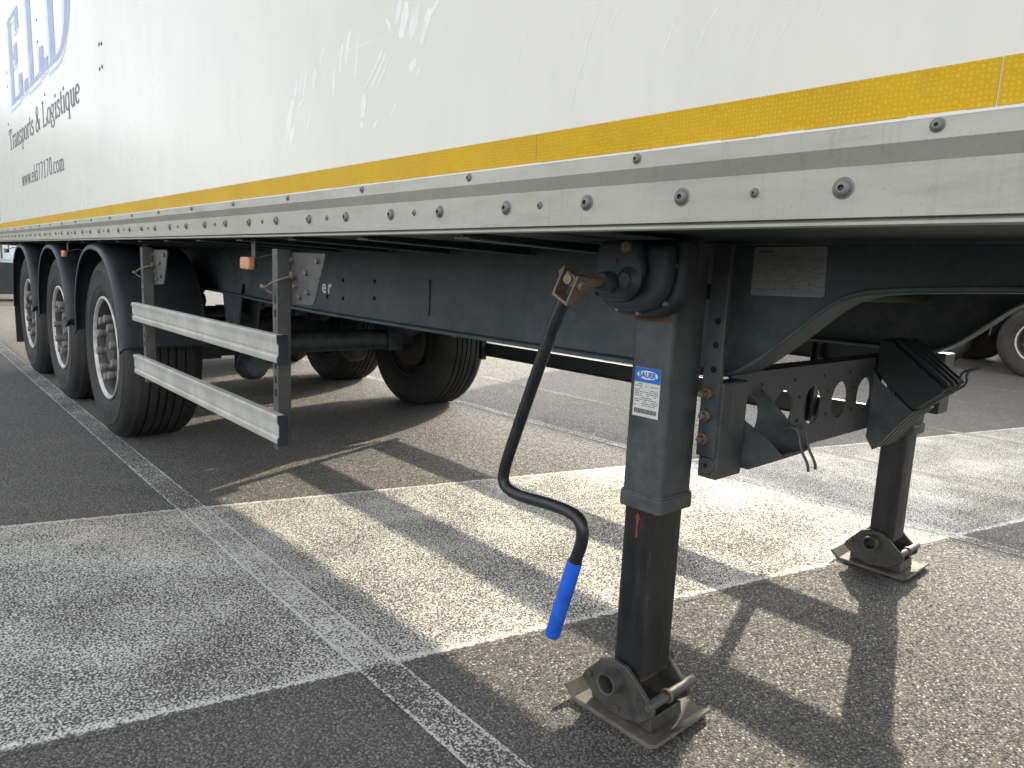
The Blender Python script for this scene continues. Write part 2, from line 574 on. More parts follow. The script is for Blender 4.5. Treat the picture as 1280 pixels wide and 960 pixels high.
BAND_W, LINE_W = 1.42, .105
MAT['asphalt'] = m_asphalt()
MAT['band'] = m_paint('worn_white_band', 'band')
MAT['line'] = m_paint('worn_white_line', 'line')
MAT['line_faint'] = m_paint('faint_white_line', 'faint')

sheet('ground', [((-500, -500), (0, 0)), ((500, -500), (1, 0)), ((500, 500), (1, 1)), ((-500, 500), (0, 1))], MAT['asphalt'], 0)
# broad painted band running slantwise under the trailer
BK = .285
bn = math.hypot(1, BK)
def band_pt(y, w):              # w in metres across the band, measured square to it
    x = 1.495 + .285 * y
    x += (w / BAND_W) * (3.02 + .257 * y - x)
    return ((x, y), (y * bn, w))
sheet('painted_band', [band_pt(-3, 0), band_pt(-3, BAND_W), band_pt(8.6, BAND_W), band_pt(8.6, 0)], MAT['band'], .001)
for (y0, x0, x1) in ((-.003, -13, 9), (2.455, -13, 9), (3.47, -.8, 9), (5.0, -9, 9), (6.75, -9, 9), (8.2, -9, 9), (-2.5, -13, 9)):
    lw = LINE_W if y0 < 1 else .07
    o = sheet('bay_line', [((x0, y0), (x0, 0)), ((x1, y0), (x1, 0)), ((x1, y0 + lw), (x1, LINE_W)), ((x0, y0 + lw), (x0, LINE_W))], MAT['line' if y0 < 3.4 else 'line_faint'], .002)

# ------------------------------------------------------------------ the semi trailer
W = 2.54
XF, XR = 7.2, -6.4
trailer = empty('semi_trailer', (0, W / 2, 0))
tag(trailer, 'white refrigerated box semi trailer with yellow stripe standing on its lowered landing legs', 'trailer')
T = trailer

# box body
MB().box(XR, XF, .006, .066, 1.19, 3.74).build('side_wall', MAT['wall'], T, None)
near_wall = [o for o in T.children if o.name.startswith('side_wall')][0]
MB().box(XR, XF, W - .066, W - .006, 1.19, 3.74).build('side_wall', MAT['wall'], T, None)
MB().box(XF - .06, XF + .0, .068, W - .068, 1.19, 3.74).build('front_wall', MAT['wall'], T, None)
MB().box(XR, XR + .06, .068, W - .068, 1.19, 3.74).build('rear_door', MAT['wall'], T, None)
MB().box(XR, XF, .004, W - .004, 3.742, 3.80).build('roof', MAT['wall'], T, None)
MB().box(XR + .06, XF - .06, .018, W - .018, 1.112, 1.188).build('floor', MAT['chassis'], T, None)

# side rails: extruded section (y outwards is negative on the near side)
sec = [(.0045, 1.2), (-.004, 1.203), (-.007, 1.201), (-.008, 1.180), (-.006, 1.176), (.0, 1.163), (.0015, 1.160), (.0015, 1.1025),
       (.014, 1.1015), (.014, 1.0985), (.001, 1.0975), (.001, 1.0940), (.004, 1.0922), (.010, 1.0922), (.012, 1.0955), (.016, 1.10), (.016, 1.186), (.0045, 1.188)]
rail = MB().prism([(y, z) for y, z in sec], XR, XF, 'x').build('side_rail', MAT['rail'], T, 25)
MB().prism([(W - y, z) for y, z in sec], XR, XF, 'x').build('side_rail', MAT['rail'], T, 25)

def rivet_mesh(r, h, recess, mat_):
    prof = [(r * 1.28, .0015), (r * 1.28, 0), (r * 1.1, -.001), (r, -.0012), (r * .97, -h * .45), (r * .8, -h * .8), (r * .52, -h), (r * .36, -h)]
    prof += [(r * .34, -h * .45), (r * .18, -h * .4), (.0002, -h * .4)] if recess else [(.0002, -h)]
    me = MB().lathe(prof, n=18).mesh('rivet', 40)
    me.materials.append(MAT['rivet'])
    me.materials.append(MAT['rivet_dark'])
    for p in me.polygons:
        c = p.center
        if recess and math.hypot(c.x, c.z) < r * .35:
            p.material_index = 1
    return me
RB = rivet_mesh(.0102, .007, True, None)
RS = rivet_mesh(.0052, .0042, True, None)
RT = rivet_mesh(.0062, .005, True, None)
k = 0
x = 4.081
i = 0
big_x = [4.081, 3.859, 3.681, 3.488, 3.287, 3.106, 2.906, 2.711, 2.507]
small_x = [3.969, 3.574, 3.196, 2.809]
x = 2.507
while x > XR + .2:
    x -= .195
    big_x.append(x)
    if len(big_x) % 2 == 0:
        small_x.append(x + .0975)
for dx in range(1, 9):
    big_x.append(4.081 + .1955 * dx)
for x in big_x:
    inst(RB, 'rivet', (x, .0015, 1.1365 + random.uniform(-.001, .001)), rail, (0, random.uniform(0, 6), 0))
for x in small_x:
    inst(RS, 'rivet', (x, .0015, 1.1365), rail)
x = 4.184 + .39 * 3
while x > XR + .2:
    inst(RT, 'rivet', (x, -.0075, 1.1935), rail)
    x -= .393

# yellow tape in lengths with thin pale joints, white sealant edge above the rail
tape_breaks = [XR, -4.9, -3.1, -1.2, .6, 2.2, 3.555, 4.222, 5.6, XF]
for a, b in zip(tape_breaks[:-1], tape_breaks[1:]):
    MB().box(a + .0008, b - .0008, .0048, .0062, 1.2085, 1.2555).build('reflective_tape', MAT['tape'], near_wall, None)
m = MB()
n = 240
for i in range(n):
    a, b = XR + (XF - XR) * i / n, XR + (XF - XR) * (i + 1) / n
    m.box(a, b, .0015, .0058, 1.2025, 1.2062 + random.uniform(-.0012, .0015))
m.build('sealant_strip', MAT['white_strip'], near_wall, None)

# clean scuffs where something brushed along the dusty wall
def stroke(m, pts, w, y=.0054):
    pts = [Vector((p[0], 0, p[1])) for p in pts]
    pts = chaikin(pts, 2)
    nn = len(pts)
    L, R_ = [], []
    for i, p in enumerate(pts):
        tg = (pts[min(i + 1, nn - 1)] - pts[max(i - 1, 0)]).normalized()
        nv = Vector((-tg.z, 0, tg.x))
        ww = w * math.sin(math.pi * (i + .35) / (nn + .2)) ** .6 * random.uniform(.75, 1.2)
        L.append((p.x + nv.x * ww, y, p.z + nv.z * ww))
        R_.append((p.x - nv.x * ww, y, p.z - nv.z * ww))
    m.add(L + R_, [(i, i + 1, nn + i + 1, nn + i) for i in range(nn - 1)])
PIXC = Vector((4.44981, -0.838715, 1.021453))
def on_wall(u, v, y=.005):       # where a sight line meets the wall: used once to lay out the marks seen on it
    d = CR * ((u - 640) / F_PX) - CU * ((v - 480) / F_PX) + CF
    p = PIXC + d * ((y - PIXC.y) / d.y)
    return (p.x, p.z)
sm = MB()
for a, b, w in [((357, 178), (366, 125), 3), ((362, 180), (368, 160), 3), ((368, 120), (371, 100), 1.4), ((373, 116), (378, 92), 1.2), ((378, 120), (383, 88), 1.3),
                ((392, 110), (394, 88), 2.4), ((400, 78), (404, 58), 1), ((416, 122), (418, 84), 1.6), ((425, 92), (428, 55), 1.7), ((432, 82), (437, 38), 1.8),
                ((443, 96), (448, 40), 1.8), ((455, 112), (478, 62), 1.2), ((462, 112), (482, 66), 1.2), ((470, 112), (485, 76), 1.1), ((453, 148), (456, 118), 3.4),
                ((452, 162), (451, 152), 2.6), ((466, 160), (472, 150), 1.6), ((487, 146), (495, 128), 1.2), ((383, 165), (388, 142), 1.1), ((371, 137), (382, 122), 1),
                ((512, 88), (520, 76), 3.6), ((519, 94), (524, 84), 1.2),
                ((488, 42), (482, 24), 1.3), ((500, 48), (508, 2), 5), ((512, 50), (524, 2), 5), ((526, 56), (536, 10), 4), ((494, 30), (500, 0), 3), ((530, 26), (548, 0), 2),
                ((712, 138), (734, 60), .9), ((752, 60), (776, 0), .9), ((826, 70), (846, 10), .8), ((868, 66), (902, 0), .9), ((930, 70), (962, 8), .8), ((718, 100), (752, 0), .7), ((1010, 40), (1030, 0), .7), ((640, 100), (670, 10), .6), ((905, 60), (925, 14), .7), ((955, 70), (985, 20), .6)]:
    p, q = on_wall(*a), on_wall(*b)
    mid = ((p[0] + q[0]) / 2 + random.uniform(-.006, .006), (p[1] + q[1]) / 2)
    e = on_wall(a[0] + w, a[1])
    stroke(sm, [p, mid, q], abs(e[0] - p[0]) * .9, .00585 - .000006 * (len(sm.f) % 31))
tag(sm.build('scuff_marks', MAT['scuff'], near_wall, None), kind='stuff')

# dark screw heads
m = MB()
for x, z in [(.513, 1.998), (.56, 1.992), (.506, 1.889), (.555, 1.891), (-2.519, 2.391), (-2.526, 2.286), (-1.10, 2.33), (-1.09, 2.46), (-.95, 1.99), (-2.60, 2.01)]:
    m.cyl((x, .006, z), (x, .0035, z), .0095, .008, 10)
m.build('screw_heads', MAT['print_black'], near_wall)

# ---- lettering: a small serif face drawn with a broad pen
def arc(cx, cy, rx, ry, a0, a1, n=10):
    return [(cx + rx * math.cos(math.radians(a0 + (a1 - a0) * i / n)), cy + ry * math.sin(math.radians(a0 + (a1 - a0) * i / n))) for i in range(n + 1)]
def S(x, y, w=.2):               # serif
    return [(x - w / 2, y), (x + w / 2, y)]
X_ = .5                          # x-height for a cap height of 1 (lower case is drawn to .62)
XH = .62
GL = {
 'T': (.74, [[(.34, 0), (.34, 1)], S(.34, .02, .3), [(.02, .97), (.66, .97)], [(.03, .98), (.03, .76)], [(.65, .98), (.65, .76)]]),
 'E': (.74, [[(.16, 0), (.16, 1)], [(.02, .02), (.66, .02)], [(.02, .98), (.62, .98)], [(.16, .52), (.46, .52)], [(.66, .0), (.68, .26)], [(.62, 1), (.62, .76)], [(.46, .40), (.46, .64)]]),
 'L': (.72, [[(.16, 0), (.16, 1)], [(.02, .02), (.64, .02)], S(.16, .98, .3), [(.64, 0), (.66, .28)]]),
 'D': (.84, [[(.16, 0), (.16, 1)], [(.02, .02), (.34, .02)], [(.02, .98), (.34, .98)], [(.34, .98)] + arc(.34, .5, .42, .48, 90, -90, 18)]),
 'a': (.52, [arc(.22, .44, .17, .16, 165, 0, 8) + [(.39, .44), (.39, .06), (.46, .02), (.5, .05)], [(.39, .36), (.24, .31)] + arc(.2, .16, .15, .15, 90, 300, 10) + [(.38, .12)]]),
 'c': (.48, [arc(.25, .31, .21, .29, 50, 310, 16)]),
 'd': (.56, [[(.42, 0), (.42, 1)], S(.37, .98, .16), S(.46, .02, .14), arc(.23, .31, .19, .29, 40, 320, 16)]),
 'e': (.50, [[(.06, .34), (.42, .34)], arc(.25, .31, .20, .29, 10, 315, 18)]),
 'g': (.54, [arc(.23, .43, .17, .17, 0, 360, 16), [(.34, .55), (.5, .58)], [(.14, .28), (.12, .2), (.34, .12)] + arc(.23, -.08, .2, .14, 60, -240, 14)]),
 'i': (.30, [[(.15, 0), (.15, .6)], S(.15, .02, .24), S(.11, .585, .16), [(.15, .78), (.15, .92)]]),
 'l': (.30, [[(.15, 0), (.15, 1)], S(.15, .02, .24), S(.11, .98, .16)]),
 'm': (.86, [[(.14, 0), (.14, .6)], S(.14, .02, .22), S(.10, .585, .14), [(.14, .46), (.26, .6), (.36, .56), (.40, .44), (.40, 0)], S(.40, .02, .2), [(.40, .46), (.53, .6), (.64, .56), (.68, .44), (.68, 0)], S(.68, .02, .22)]),
 'n': (.58, [[(.14, 0), (.14, .6)], S(.14, .02, .22), S(.10, .585, .14), [(.14, .46), (.28, .6), (.38, .56), (.42, .44), (.42, 0)], S(.42, .02, .22)]),
 'o': (.54, [arc(.26, .31, .20, .29, 0, 360, 20)]),
 'p': (.57, [[(.14, -.32), (.14, .6)], S(.14, -.3, .24), S(.10, .585, .14), arc(.32, .31, .18, .29, 140, -140, 16)]),
 'q': (.57, [[(.42, -.32), (.42, .6)], S(.42, -.3, .24), arc(.24, .31, .18, .29, 40, 320, 16)]),
 'r': (.42, [[(.14, 0), (.14, .6)], S(.14, .02, .24), S(.10, .585, .14), [(.14, .44), (.24, .58), (.34, .60), (.37, .54)]]),
 's': (.44, [[(.36, .46)] + arc(.22, .46, .13, .14, 20, 220, 10) + arc(.20, .16, .16, .15, 40, -170, 10)]),
 't': (.36, [[(.15, .84), (.15, .12), (.22, .02), (.32, .08)], [(.02, .58), (.32, .58)]]),
 'u': (.58, [[(.14, .6), (.14, .16), (.2, .03), (.32, .04), (.42, .16)], [(.42, .6), (.42, 0)], S(.09, .585, .14), S(.37, .585, .14), S(.47, .02, .14)]),
 'w': (.76, [[(.08, .6), (.22, 0)], [(.22, 0), (.37, .6)], [(.37, .6), (.51, 0)], [(.51, 0), (.66, .6)], S(.08, .585, .2), S(.66, .585, .2), S(.37, .585, .16)]),
 '.': (.26, [[(.12, .0), (.12, .13)]]),
 '&': (.82, [[(.70, .0), (.26, .62)] + arc(.34, .8, .14, .18, 200, 20, 8) + [(.46, .70), (.16, .36)] + arc(.27, .2, .2, .2, 140, 300, 10) + [(.56, .18), (.68, .46)]]),
 '7': (.60, [[(.05, .95), (.48, .95)], [(.47, .97), (.22, 0)]]),
 '1': (.56, [[(.28, 0), (.28, 1)], S(.28, .02, .26), [(.28, .97), (.14, .84)]]),
 '0': (.54, [arc(.27, .5, .19, .48, 0, 360, 22)]),
 ' ': (.32, []),
}
def pen(m, pts, T_, t_, ox, oz, sx, sz, y):
    q = [(ox + p[0] * sx, oz + p[1] * sz) for p in pts]
    n_ = len(q)
    closed = n_ > 4 and math.hypot(q[0][0] - q[-1][0], q[0][1] - q[-1][1]) < 1e-6
    A, B = [], []
    for i in range(n_):
        a, b = q[max(i - 1, 0)], q[min(i + 1, n_ - 1)]
        if closed and i in (0, n_ - 1):
            a, b = q[n_ - 2], q[1]
        dx, dz = b[0] - a[0], b[1] - a[1]
        L_ = math.hypot(dx, dz) or 1
        w = (t_ + (T_ - t_) * (abs(dz) / L_) ** 1.6) / 2
        A.append((q[i][0] - dz / L_ * w, y, q[i][1] + dx / L_ * w))
        B.append((q[i][0] + dz / L_ * w, y, q[i][1] - dx / L_ * w))
    m.add(A + B, [(i, i + 1, n_ + i + 1, n_ + i) for i in range(n_ - 1)])
def write(m, text, x0, x1, z, cap, T_, t_, y=.0055, dx=0, dz=0):
    tot = sum(GL[c][0] for c in text)
    sx = (x1 - x0) / tot
    x = x0
    e = 0
    for c in text:
        adv, st = GL[c]
        for s in st:
            e += 1
            pen(m, s, T_, t_, x + dx, z + dz, sx, cap, y - .00002 * (e % 9))
        x += adv * sx
m = MB(); write(m, 'Transports & Logistique', -2.60, .05, 1.808, .152, .040, .013); m.build('lettering', MAT['print_dark'], near_wall, None)
m = MB(); write(m, 'www.eld77170.com', -2.09, -.45, 1.500, .108, .025, .010); m.build('lettering', MAT['print_dark'], near_wall, None)
for nm, ma, y, dx, dz, ex in (('lettering_shadow', 'blue_shadow', .0056, -.035, -.028, .03), ('lettering_edge', 'wall', .0052, -.010, -.008, .026), ('lettering', 'blue_fill', .0047, 0, 0, 0)):
    for ch, a, b in (('E', -2.36, -1.80), ('.', -1.73, -1.50), ('L', -1.50, -.95), ('.', -.97, -.75), ('D', -.76, -.08)):
        m = MB()
        write(m, ch, a, b, 2.115, .60, .165 + ex, .036 + ex, y, dx, dz)
        m.build(nm, MAT[ma], near_wall, None)

# ---- chassis beams with the gooseneck towards the front
bot = [(XR + .1, .93), (-3.5, .90), (-1.2, .875), (.32, .858), (1.0, .838), (1.5, .823), (2.1, .82), (3.585, .82), (3.64, .828), (3.69, .858), (3.76, .918), (3.83, .985), (3.875, 1.014), (3.93, 1.026), (4.05, 1.034), (4.3, 1.045), (XF - .1, 1.05)]
bot = [(p.x, p.y) for p in chaikin([(a, b, 0) for a, b in bot], 1)]
def beam(yw, y0, y1, nm='chassis_beam'):
    b = MB()
    b.prism(bot + [(XF - .1, 1.105), (XR + .1, 1.105)], yw - .004, yw + .004, 'y')
    web = b.build(nm, MAT['chassis'], T, None)
    f = MB()
    top = [(x, z) for x, z in bot]
    v = []
    for x, z in top:
        v += [(x, y0, z - .012), (x, y1, z - .012), (x, y1, z), (x, y0, z)]
    fs = []
    for i in range(len(top) - 1):
        o = i * 4
        for a, c in ((0, 1), (1, 2), (2, 3), (3, 0)):
            fs.append((o + a, o + c, o + 4 + c, o + 4 + a))
    f.add(v, fs)
    f.build('bottom_flange', MAT['chassis'], web, 40, .003)
    MB().box(XR + .1, XF - .1, y0, y1, 1.105, 1.1115).build('top_flange', MAT['chassis'], web, None)
    return web
nb = beam(.597, .546, .648)
fb = beam(1.962, 1.912, 2.014)
# cross members and outriggers under the floor
for i in range(34):
    x = -6.06 + .391 * i
    MB().box(x - .03, x + .03, .60, 1.955, 1.06, 1.103).build('cross_member', MAT['chassis'], T, None)
    for s in (0, 1):
        if s == 0 and x > 3.5:
            continue
        yy = [(.03, 1.098), (.03, 1.088), (.585, 1.078), (.585, 1.098)]
        yy = [(y if s == 0 else W - y, z) for y, z in yy]
        m = MB().prism(yy, x - .003, x + .003, 'x')
        m.prism([(yy[1][0], yy[1][1]), (yy[2][0], yy[2][1]), (yy[2][0], yy[2][1] - .004), (yy[1][0], yy[1][1] - .004)], x - .025, x + .025, 'x')
        m.build('outrigger', MAT['chassis'], T, None)
# vertical stiffener, drilled holes and the painted word on the near web
MB().box(2.405, 2.425, .586, .594, .86, .985).build('stiffener', MAT['chassis'], nb, 30, .003)
m = MB()
for x, z in [(2.415, .975), (2.415, .868), (1.80, .885), (1.80, .96), (2.05, .90), (2.05, .965), (1.66, .885), (1.30, 1.02), (3.1, 1.04), (3.2, .98)]:
    m.cyl((x, .594, z), (x, .5895, z), .008, .008, 12)
tag(m.build('drilled_holes', MAT['hole'], nb), kind='stuff')

def text_mesh(name, body, size, mat_, loc, parent, sx=1, bold=.0, align='LEFT', rot=(math.pi / 2, 0, 0)):
    cu = bpy.data.curves.new(name, 'FONT')
    cu.body = body
    cu.size = size
    cu.offset = bold
    cu.align_x = align
    ob = bpy.data.objects.new(name + '_curve', cu)
    COL.objects.link(ob)
    dg = bpy.context.evaluated_depsgraph_get()
    me = bpy.data.meshes.new_from_object(ob.evaluated_get(dg))
    bpy.data.objects.remove(ob)
    me.materials.clear()
    me.materials.append(mat_)
    me.transform(Matrix.Diagonal((sx, 1, 1, 1)))
    o = bpy.data.objects.new(name, me)
    COL.objects.link(o)
    o.location = loc
    o.rotation_euler = rot
    attach(o, parent)
    return o
text_mesh('lettering', 'e', .082, MAT['white'], (1.612, .5915, .900), nb, 1.0, .0015)
text_mesh('lettering', 'r', .082, MAT['white'], (1.666, .5915, .900), nb, 1.0, .0015)
text_mesh('lettering', 'L', .105, MAT['white'], (1.215, .5915, .905), nb, .9, .0045)

# ------------------------------------------------------------------ wheels
def wheel_meshes():
    R, zc = .516, .497
    yw = .375
    # tyre section: outer face at y = 0, inner at yw
    sec = [(.284, .022), (.297, .008), (.330, -.004), (.345, -.005), (.349, -.008), (.355, -.0085), (.385, -.010), (.42, -.010), (.434, -.0125), (.4385, -.009), (.460, -.004), (.482, .006), (.498, .022), (.505, .040)]
    tread = [(.512, .046), (.515, .052)]
    gro = [.100, .148, .188, .228, .276]
    y = .052
    for g in gro:
        tread += [(.516, g - .006), (.503, g - .004), (.503, g + .004), (.516, g + .006)]
    tread += [(.515, yw - .052), (.512, yw - .046)]
    prof = sec + tread + [(r, yw - a) for r, a in reversed(sec)] + [(.272, yw - .03), (.272, .03)]
    m = MB().lathe(prof, n=96, close=True)
    tyre = m.mesh('tyre', 32)
    for v in tyre.vertices:                          # flattened where it stands
        if v.co.z < -zc + .001:
            v.co.z = -zc + .001
    tyre.materials.append(MAT['rubber'])
    lipp = [(.286, .020), (.293, .006), (.292, .000), (.285, -.003), (.277, .002), (.270, .014)]
    lip = MB().lathe(lipp, n=72).mesh('rim_lip', 60)
    lip.materials.append(MAT['lip'])
    rimp = [(.270, .014), (.262, .026), (.254, .040), (.250, .058), (.247, .085),
            (.245, .105), (.238, .116), (.222, .112), (.205, .094), (.194, .082), (.182, .078), (.150, .078), (.143, .082), (.143, .20), (.25, .25), (.28, yw - .02), (.288, yw - .02)]
    m = MB().lathe(rimp, n=72)
    rim = m.mesh('rim', 28)
    rim.materials.append(MAT['rim'])
    hubp = [(.142, .12), (.140, .066), (.126, .056), (.108, .052), (.100, .030), (.094, .024), (.060, .020), (.0005, .018)]
    hub = MB().lathe(hubp, n=40).mesh('hub', 30)
    hub.materials.append(MAT['rim_dark'])
    # hand holes between nuts are dark ovals sunk in the dish
    hol = MB()
    for i in range(10):
        a = math.radians(36 * i + 18)
        c = Vector((.222 * math.cos(a), 0, .222 * math.sin(a)))
        hol.cyl((c.x, .1085, c.z), (c.x, .104, c.z), .018, .018, 14)
    hole = hol.mesh('hand_holes', None)
    hole.materials.append(MAT['hole'])
    nutp = [(.028, .078), (.028, .066), (.0215, .065), (.0205, .060), (.0200, .020), (.0235, .018), (.0235, -.004), (.021, -.009), (.0002, -.009)]
    nut = MB().lathe(nutp, n=14).mesh('wheel_nut', 35)
    nut.materials.append(MAT['nut'])
    return tyre, rim, hub, hole, nut, lip, zc
TY, RI, HU, HO, NU, LI, ZC = wheel_meshes()
AX = (0.0, -1.33, -2.66)
Y_T = .078
def wheel(x, y, flip, parent, detail=True, rs=0, sc=1.0, zc=ZC):
    w = bpy.data.objects.new('wheel', None)
    COL.objects.link(w)
    w.empty_display_size = .1
    w.parent = parent
    w.location = Vector((x, y, zc * sc)) - base_of(parent)
    w.rotation_euler = (0, 0, math.pi if flip else 0)
    w.scale = (sc, sc, sc)
    def sub(me, nm, rot=0, loc=(0, 0, 0)):
        o = bpy.data.objects.new(nm, me)
        COL.objects.link(o)
        o.parent = w
        o.rotation_euler = (0, rot, 0)
        o.location = loc
        return o
    sub(TY, 'tyre')
    sub(RI, 'rim', rs)
    sub(LI, 'rim_lip', rs)
    sub(HU, 'hub', rs)
    if detail:
        sub(HO, 'hand_holes', rs)
        for i in range(10):
            a = math.radians(36 * i) + rs
            sub(NU, 'wheel_nut', 0, (.1675 * math.cos(a), random.uniform(-.004, .004), .1675 * math.sin(a)))
    return w
for k, x in enumerate(AX):
    wheel(x, Y_T, False, T, True, .2 + .37 * k)
    wheel(x, 2.465, True, T, False)
    # axle, brakes, suspension
    m = MB()
    m.cyl((x, .44, ZC), (x, 2.13, ZC), .073, n=20)
    ax = m.build('axle', MAT['chassis'], T)
    for s in (0, 1):
        q = (lambda y: y) if s == 0 else (lambda y: 2.578 - y)
        pr = [(.0005, .47), (.20, .47), (.215, .455), (.215, .40), (.20, .36), (.13, .35), (.12, .30)]
        mm = MB().lathe([(r, q(a)) for r, a in pr], (x, 0, ZC), n=36)
        mm.build('brake_drum', MAT['rim_dark'], ax)
        ya = q(.63)
        m = MB()
        m.tube([(x + .58, ya, .70), (x + .30, ya, .60), (x, ya, .60), (x - .26, ya, .66), (x - .42, ya, .66)], [.05, .052, .058, .045, .04], 8)
        m.box(x - .09, x + .09, ya - .06, ya + .06, .42, .63)
        m.build('trailing_arm', MAT['chassis'], ax)
        m = MB()
        m.prism([(x + .44, .90), (x + .74, .90), (x + .66, .60), (x + .52, .60)], ya - .055, ya - .047)
        m.prism([(x + .44, .90), (x + .74, .90), (x + .66, .60), (x + .52, .60)], ya + .047, ya + .055)
        m.cyl((x + .585, ya - .07, .665), (x + .585, ya + .07, .665), .03, n=12)
        m.build('hanger_bracket', MAT['chassis'], ax, 30)
        bel = [(.0005, .69), (.10, .69), (.12, .70), (.135, .74), (.13, .78), (.118, .80), (.135, .825), (.135, .86), (.11, .885), (.0005, .885)]
        MB().lathe([(r, a) for r, a in bel], (x - .40, ya, 0), 'z', 28).build('air_spring', MAT['rubber'], ax)
        m = MB()
        yb = q(.80)
        x_axle = x
        if s:
            x = x - .50
        m.lathe([(.0005, 0), (.06, 0), (.085, .03), (.088, .07), (.094, .075), (.094, .085), (.088, .09), (.086, .13), (.06, .17), (.0005, .17)], (x + .20, yb, .40), 'x', 24)
        m.tube([(x + .2, yb, .40), (x + .06, yb, .42)], .014, 8)
        m.box(x + .17, x + .185, yb - .06, yb + .05, .36, .56)
        m.build('brake_chamber', MAT['chassis'], ax)
        pts = chaikin([(x + .34, yb, .43), (x + .42, yb + .03, .52), (x + .40, yb - .02, .68), (x + .3, .66 if s == 0 else 1.9, .86)], 2)
        MB().tube(pts, .008, 6).build('brake_hose', MAT['print_black'], ax)
        x = x_axle
# air tanks slung across the frame
for x, y in ((.95, .80), (1.35, .80)):
    m = MB().lathe([(.0005, 0), (.06, .01), (.11, .045), (.118, .07), (.118, .83), (.11, .855), (.06, .89), (.0005, .90)], (x, y, .945), 'y', 28)
    m.build('air_tank', MAT['chassis'], T)

# mudguards
def mudguard(xc, y0, y1, flap, front_low):
    R, zc = .548, .532
    pts = []
    low = .552 if front_low else .60
    pts.append((xc + R + .012, low))
    for i in range(0, 29):
        a = math.radians(180 * i / 28)
        ca, sa = math.cos(a), math.sin(a)
        pts.append((xc + R * (abs(ca) ** .88) * (1 if ca > 0 else -1), zc + .03 + (R - .03) * sa ** .92))
    pts.append((xc - R - .006, .56))
    th = .006
    n_ = len(pts)
    ins = []
    for i, p in enumerate(pts):
        a, b = pts[max(i - 1, 0)], pts[min(i + 1, n_ - 1)]
        dx, dz = b[0] - a[0], b[1] - a[1]
        L_ = math.hypot(dx, dz)
        ins.append((p[0] - dz / L_ * th, p[1] + dx / L_ * th))
    # rolled lip along both long edges
    sect = [(y0 + .008, -.034), (y0 + .002, -.034), (y0, -.024), (y0 + .003, -.014), (y0 + .010, -.005), (y0 + .022, .002), (y0 + .040, .006), (y0 + .06, .007), (y1 - .03, .007), (y1 - .012, 0), (y1 - .004, .002), (y1, -.002), (y1, -.012), (y1 - .004, -.016),
            (y1 - .01, -.008), (y1 - .03, .001), (y0 + .06, .001), (y0 + .030, -.004), (y0 + .014, -.014)]
    v, f = [], []
    ns = len(sect)
    for i, p in enumerate(pts):
        q = ins[i]
        ux, uz = (p[0] - q[0]) / th, (p[1] - q[1]) / th
        for yy, o in sect:
            v.append((p[0] + ux * o, yy, p[1] + uz * o))
    for i in range(n_ - 1):
        for k in range(ns):
            f.append((i * ns + k, i * ns + (k + 1) % ns, (i + 1) * ns + (k + 1) % ns, (i + 1) * ns + k))
    f += [tuple(range(ns)), tuple(range((n_ - 1) * ns, n_ * ns))]
    g = MB().add(v, f).build('mudguard', MAT['plastic'], T, 40)
    MB().tube([(xc + .3, y0 + .2, 1.0), (xc + .3, y0 + .2, 1.09)], .02, 8).build('stay', MAT['chassis'], g)
    MB().tube([(xc - .3, y0 + .2, 1.0), (xc - .3, y0 + .2, 1.09)], .02, 8).build('stay', MAT['chassis'], g)
    if flap:
        MB().box(xc - R - .022, xc - R - .012, y0 + .01, y1 - .01, .20, .60).build('mud_flap', MAT['rubber'], g, None)
    return g
for k, x in enumerate(AX):
    mudguard(x - .005, .028, .455, k == 2, k == 0)
    mudguard(x - .005, W - .455, W - .028, k == 2, k == 0)

# amber side markers on hanging straps
for x in (2.186, -.83, -3.6):
    mk = MB().prism([(x - .028, .994), (x + .034, .994), (x + .04, 1.0), (x + .04, 1.028), (x + .034, 1.034), (x - .028, 1.034), (x - .034, 1.028), (x - .034, 1.0)], .030, .052, 'y').build('side_marker_lamp', MAT['amber'], T, 30, .005)
    MB().prism([(x - .03, .998), (x + .036, .998), (x + .036, 1.031), (x - .03, 1.031)], .052, .062).build('lamp_base', MAT['print_black'], mk, 30, .002)
    MB().box(x - .014, x + .014, .062, .066, .998, 1.092).build('strap', MAT['galv'], mk, None)
    MB().tube(chaikin([(x + .02, .066, 1.03), (x + .07, .10, 1.05), (x + .11, .16, 1.03), (x + .2, .25, 1.05)], 2), .003, 6).build('cable', MAT['print_black'], mk)

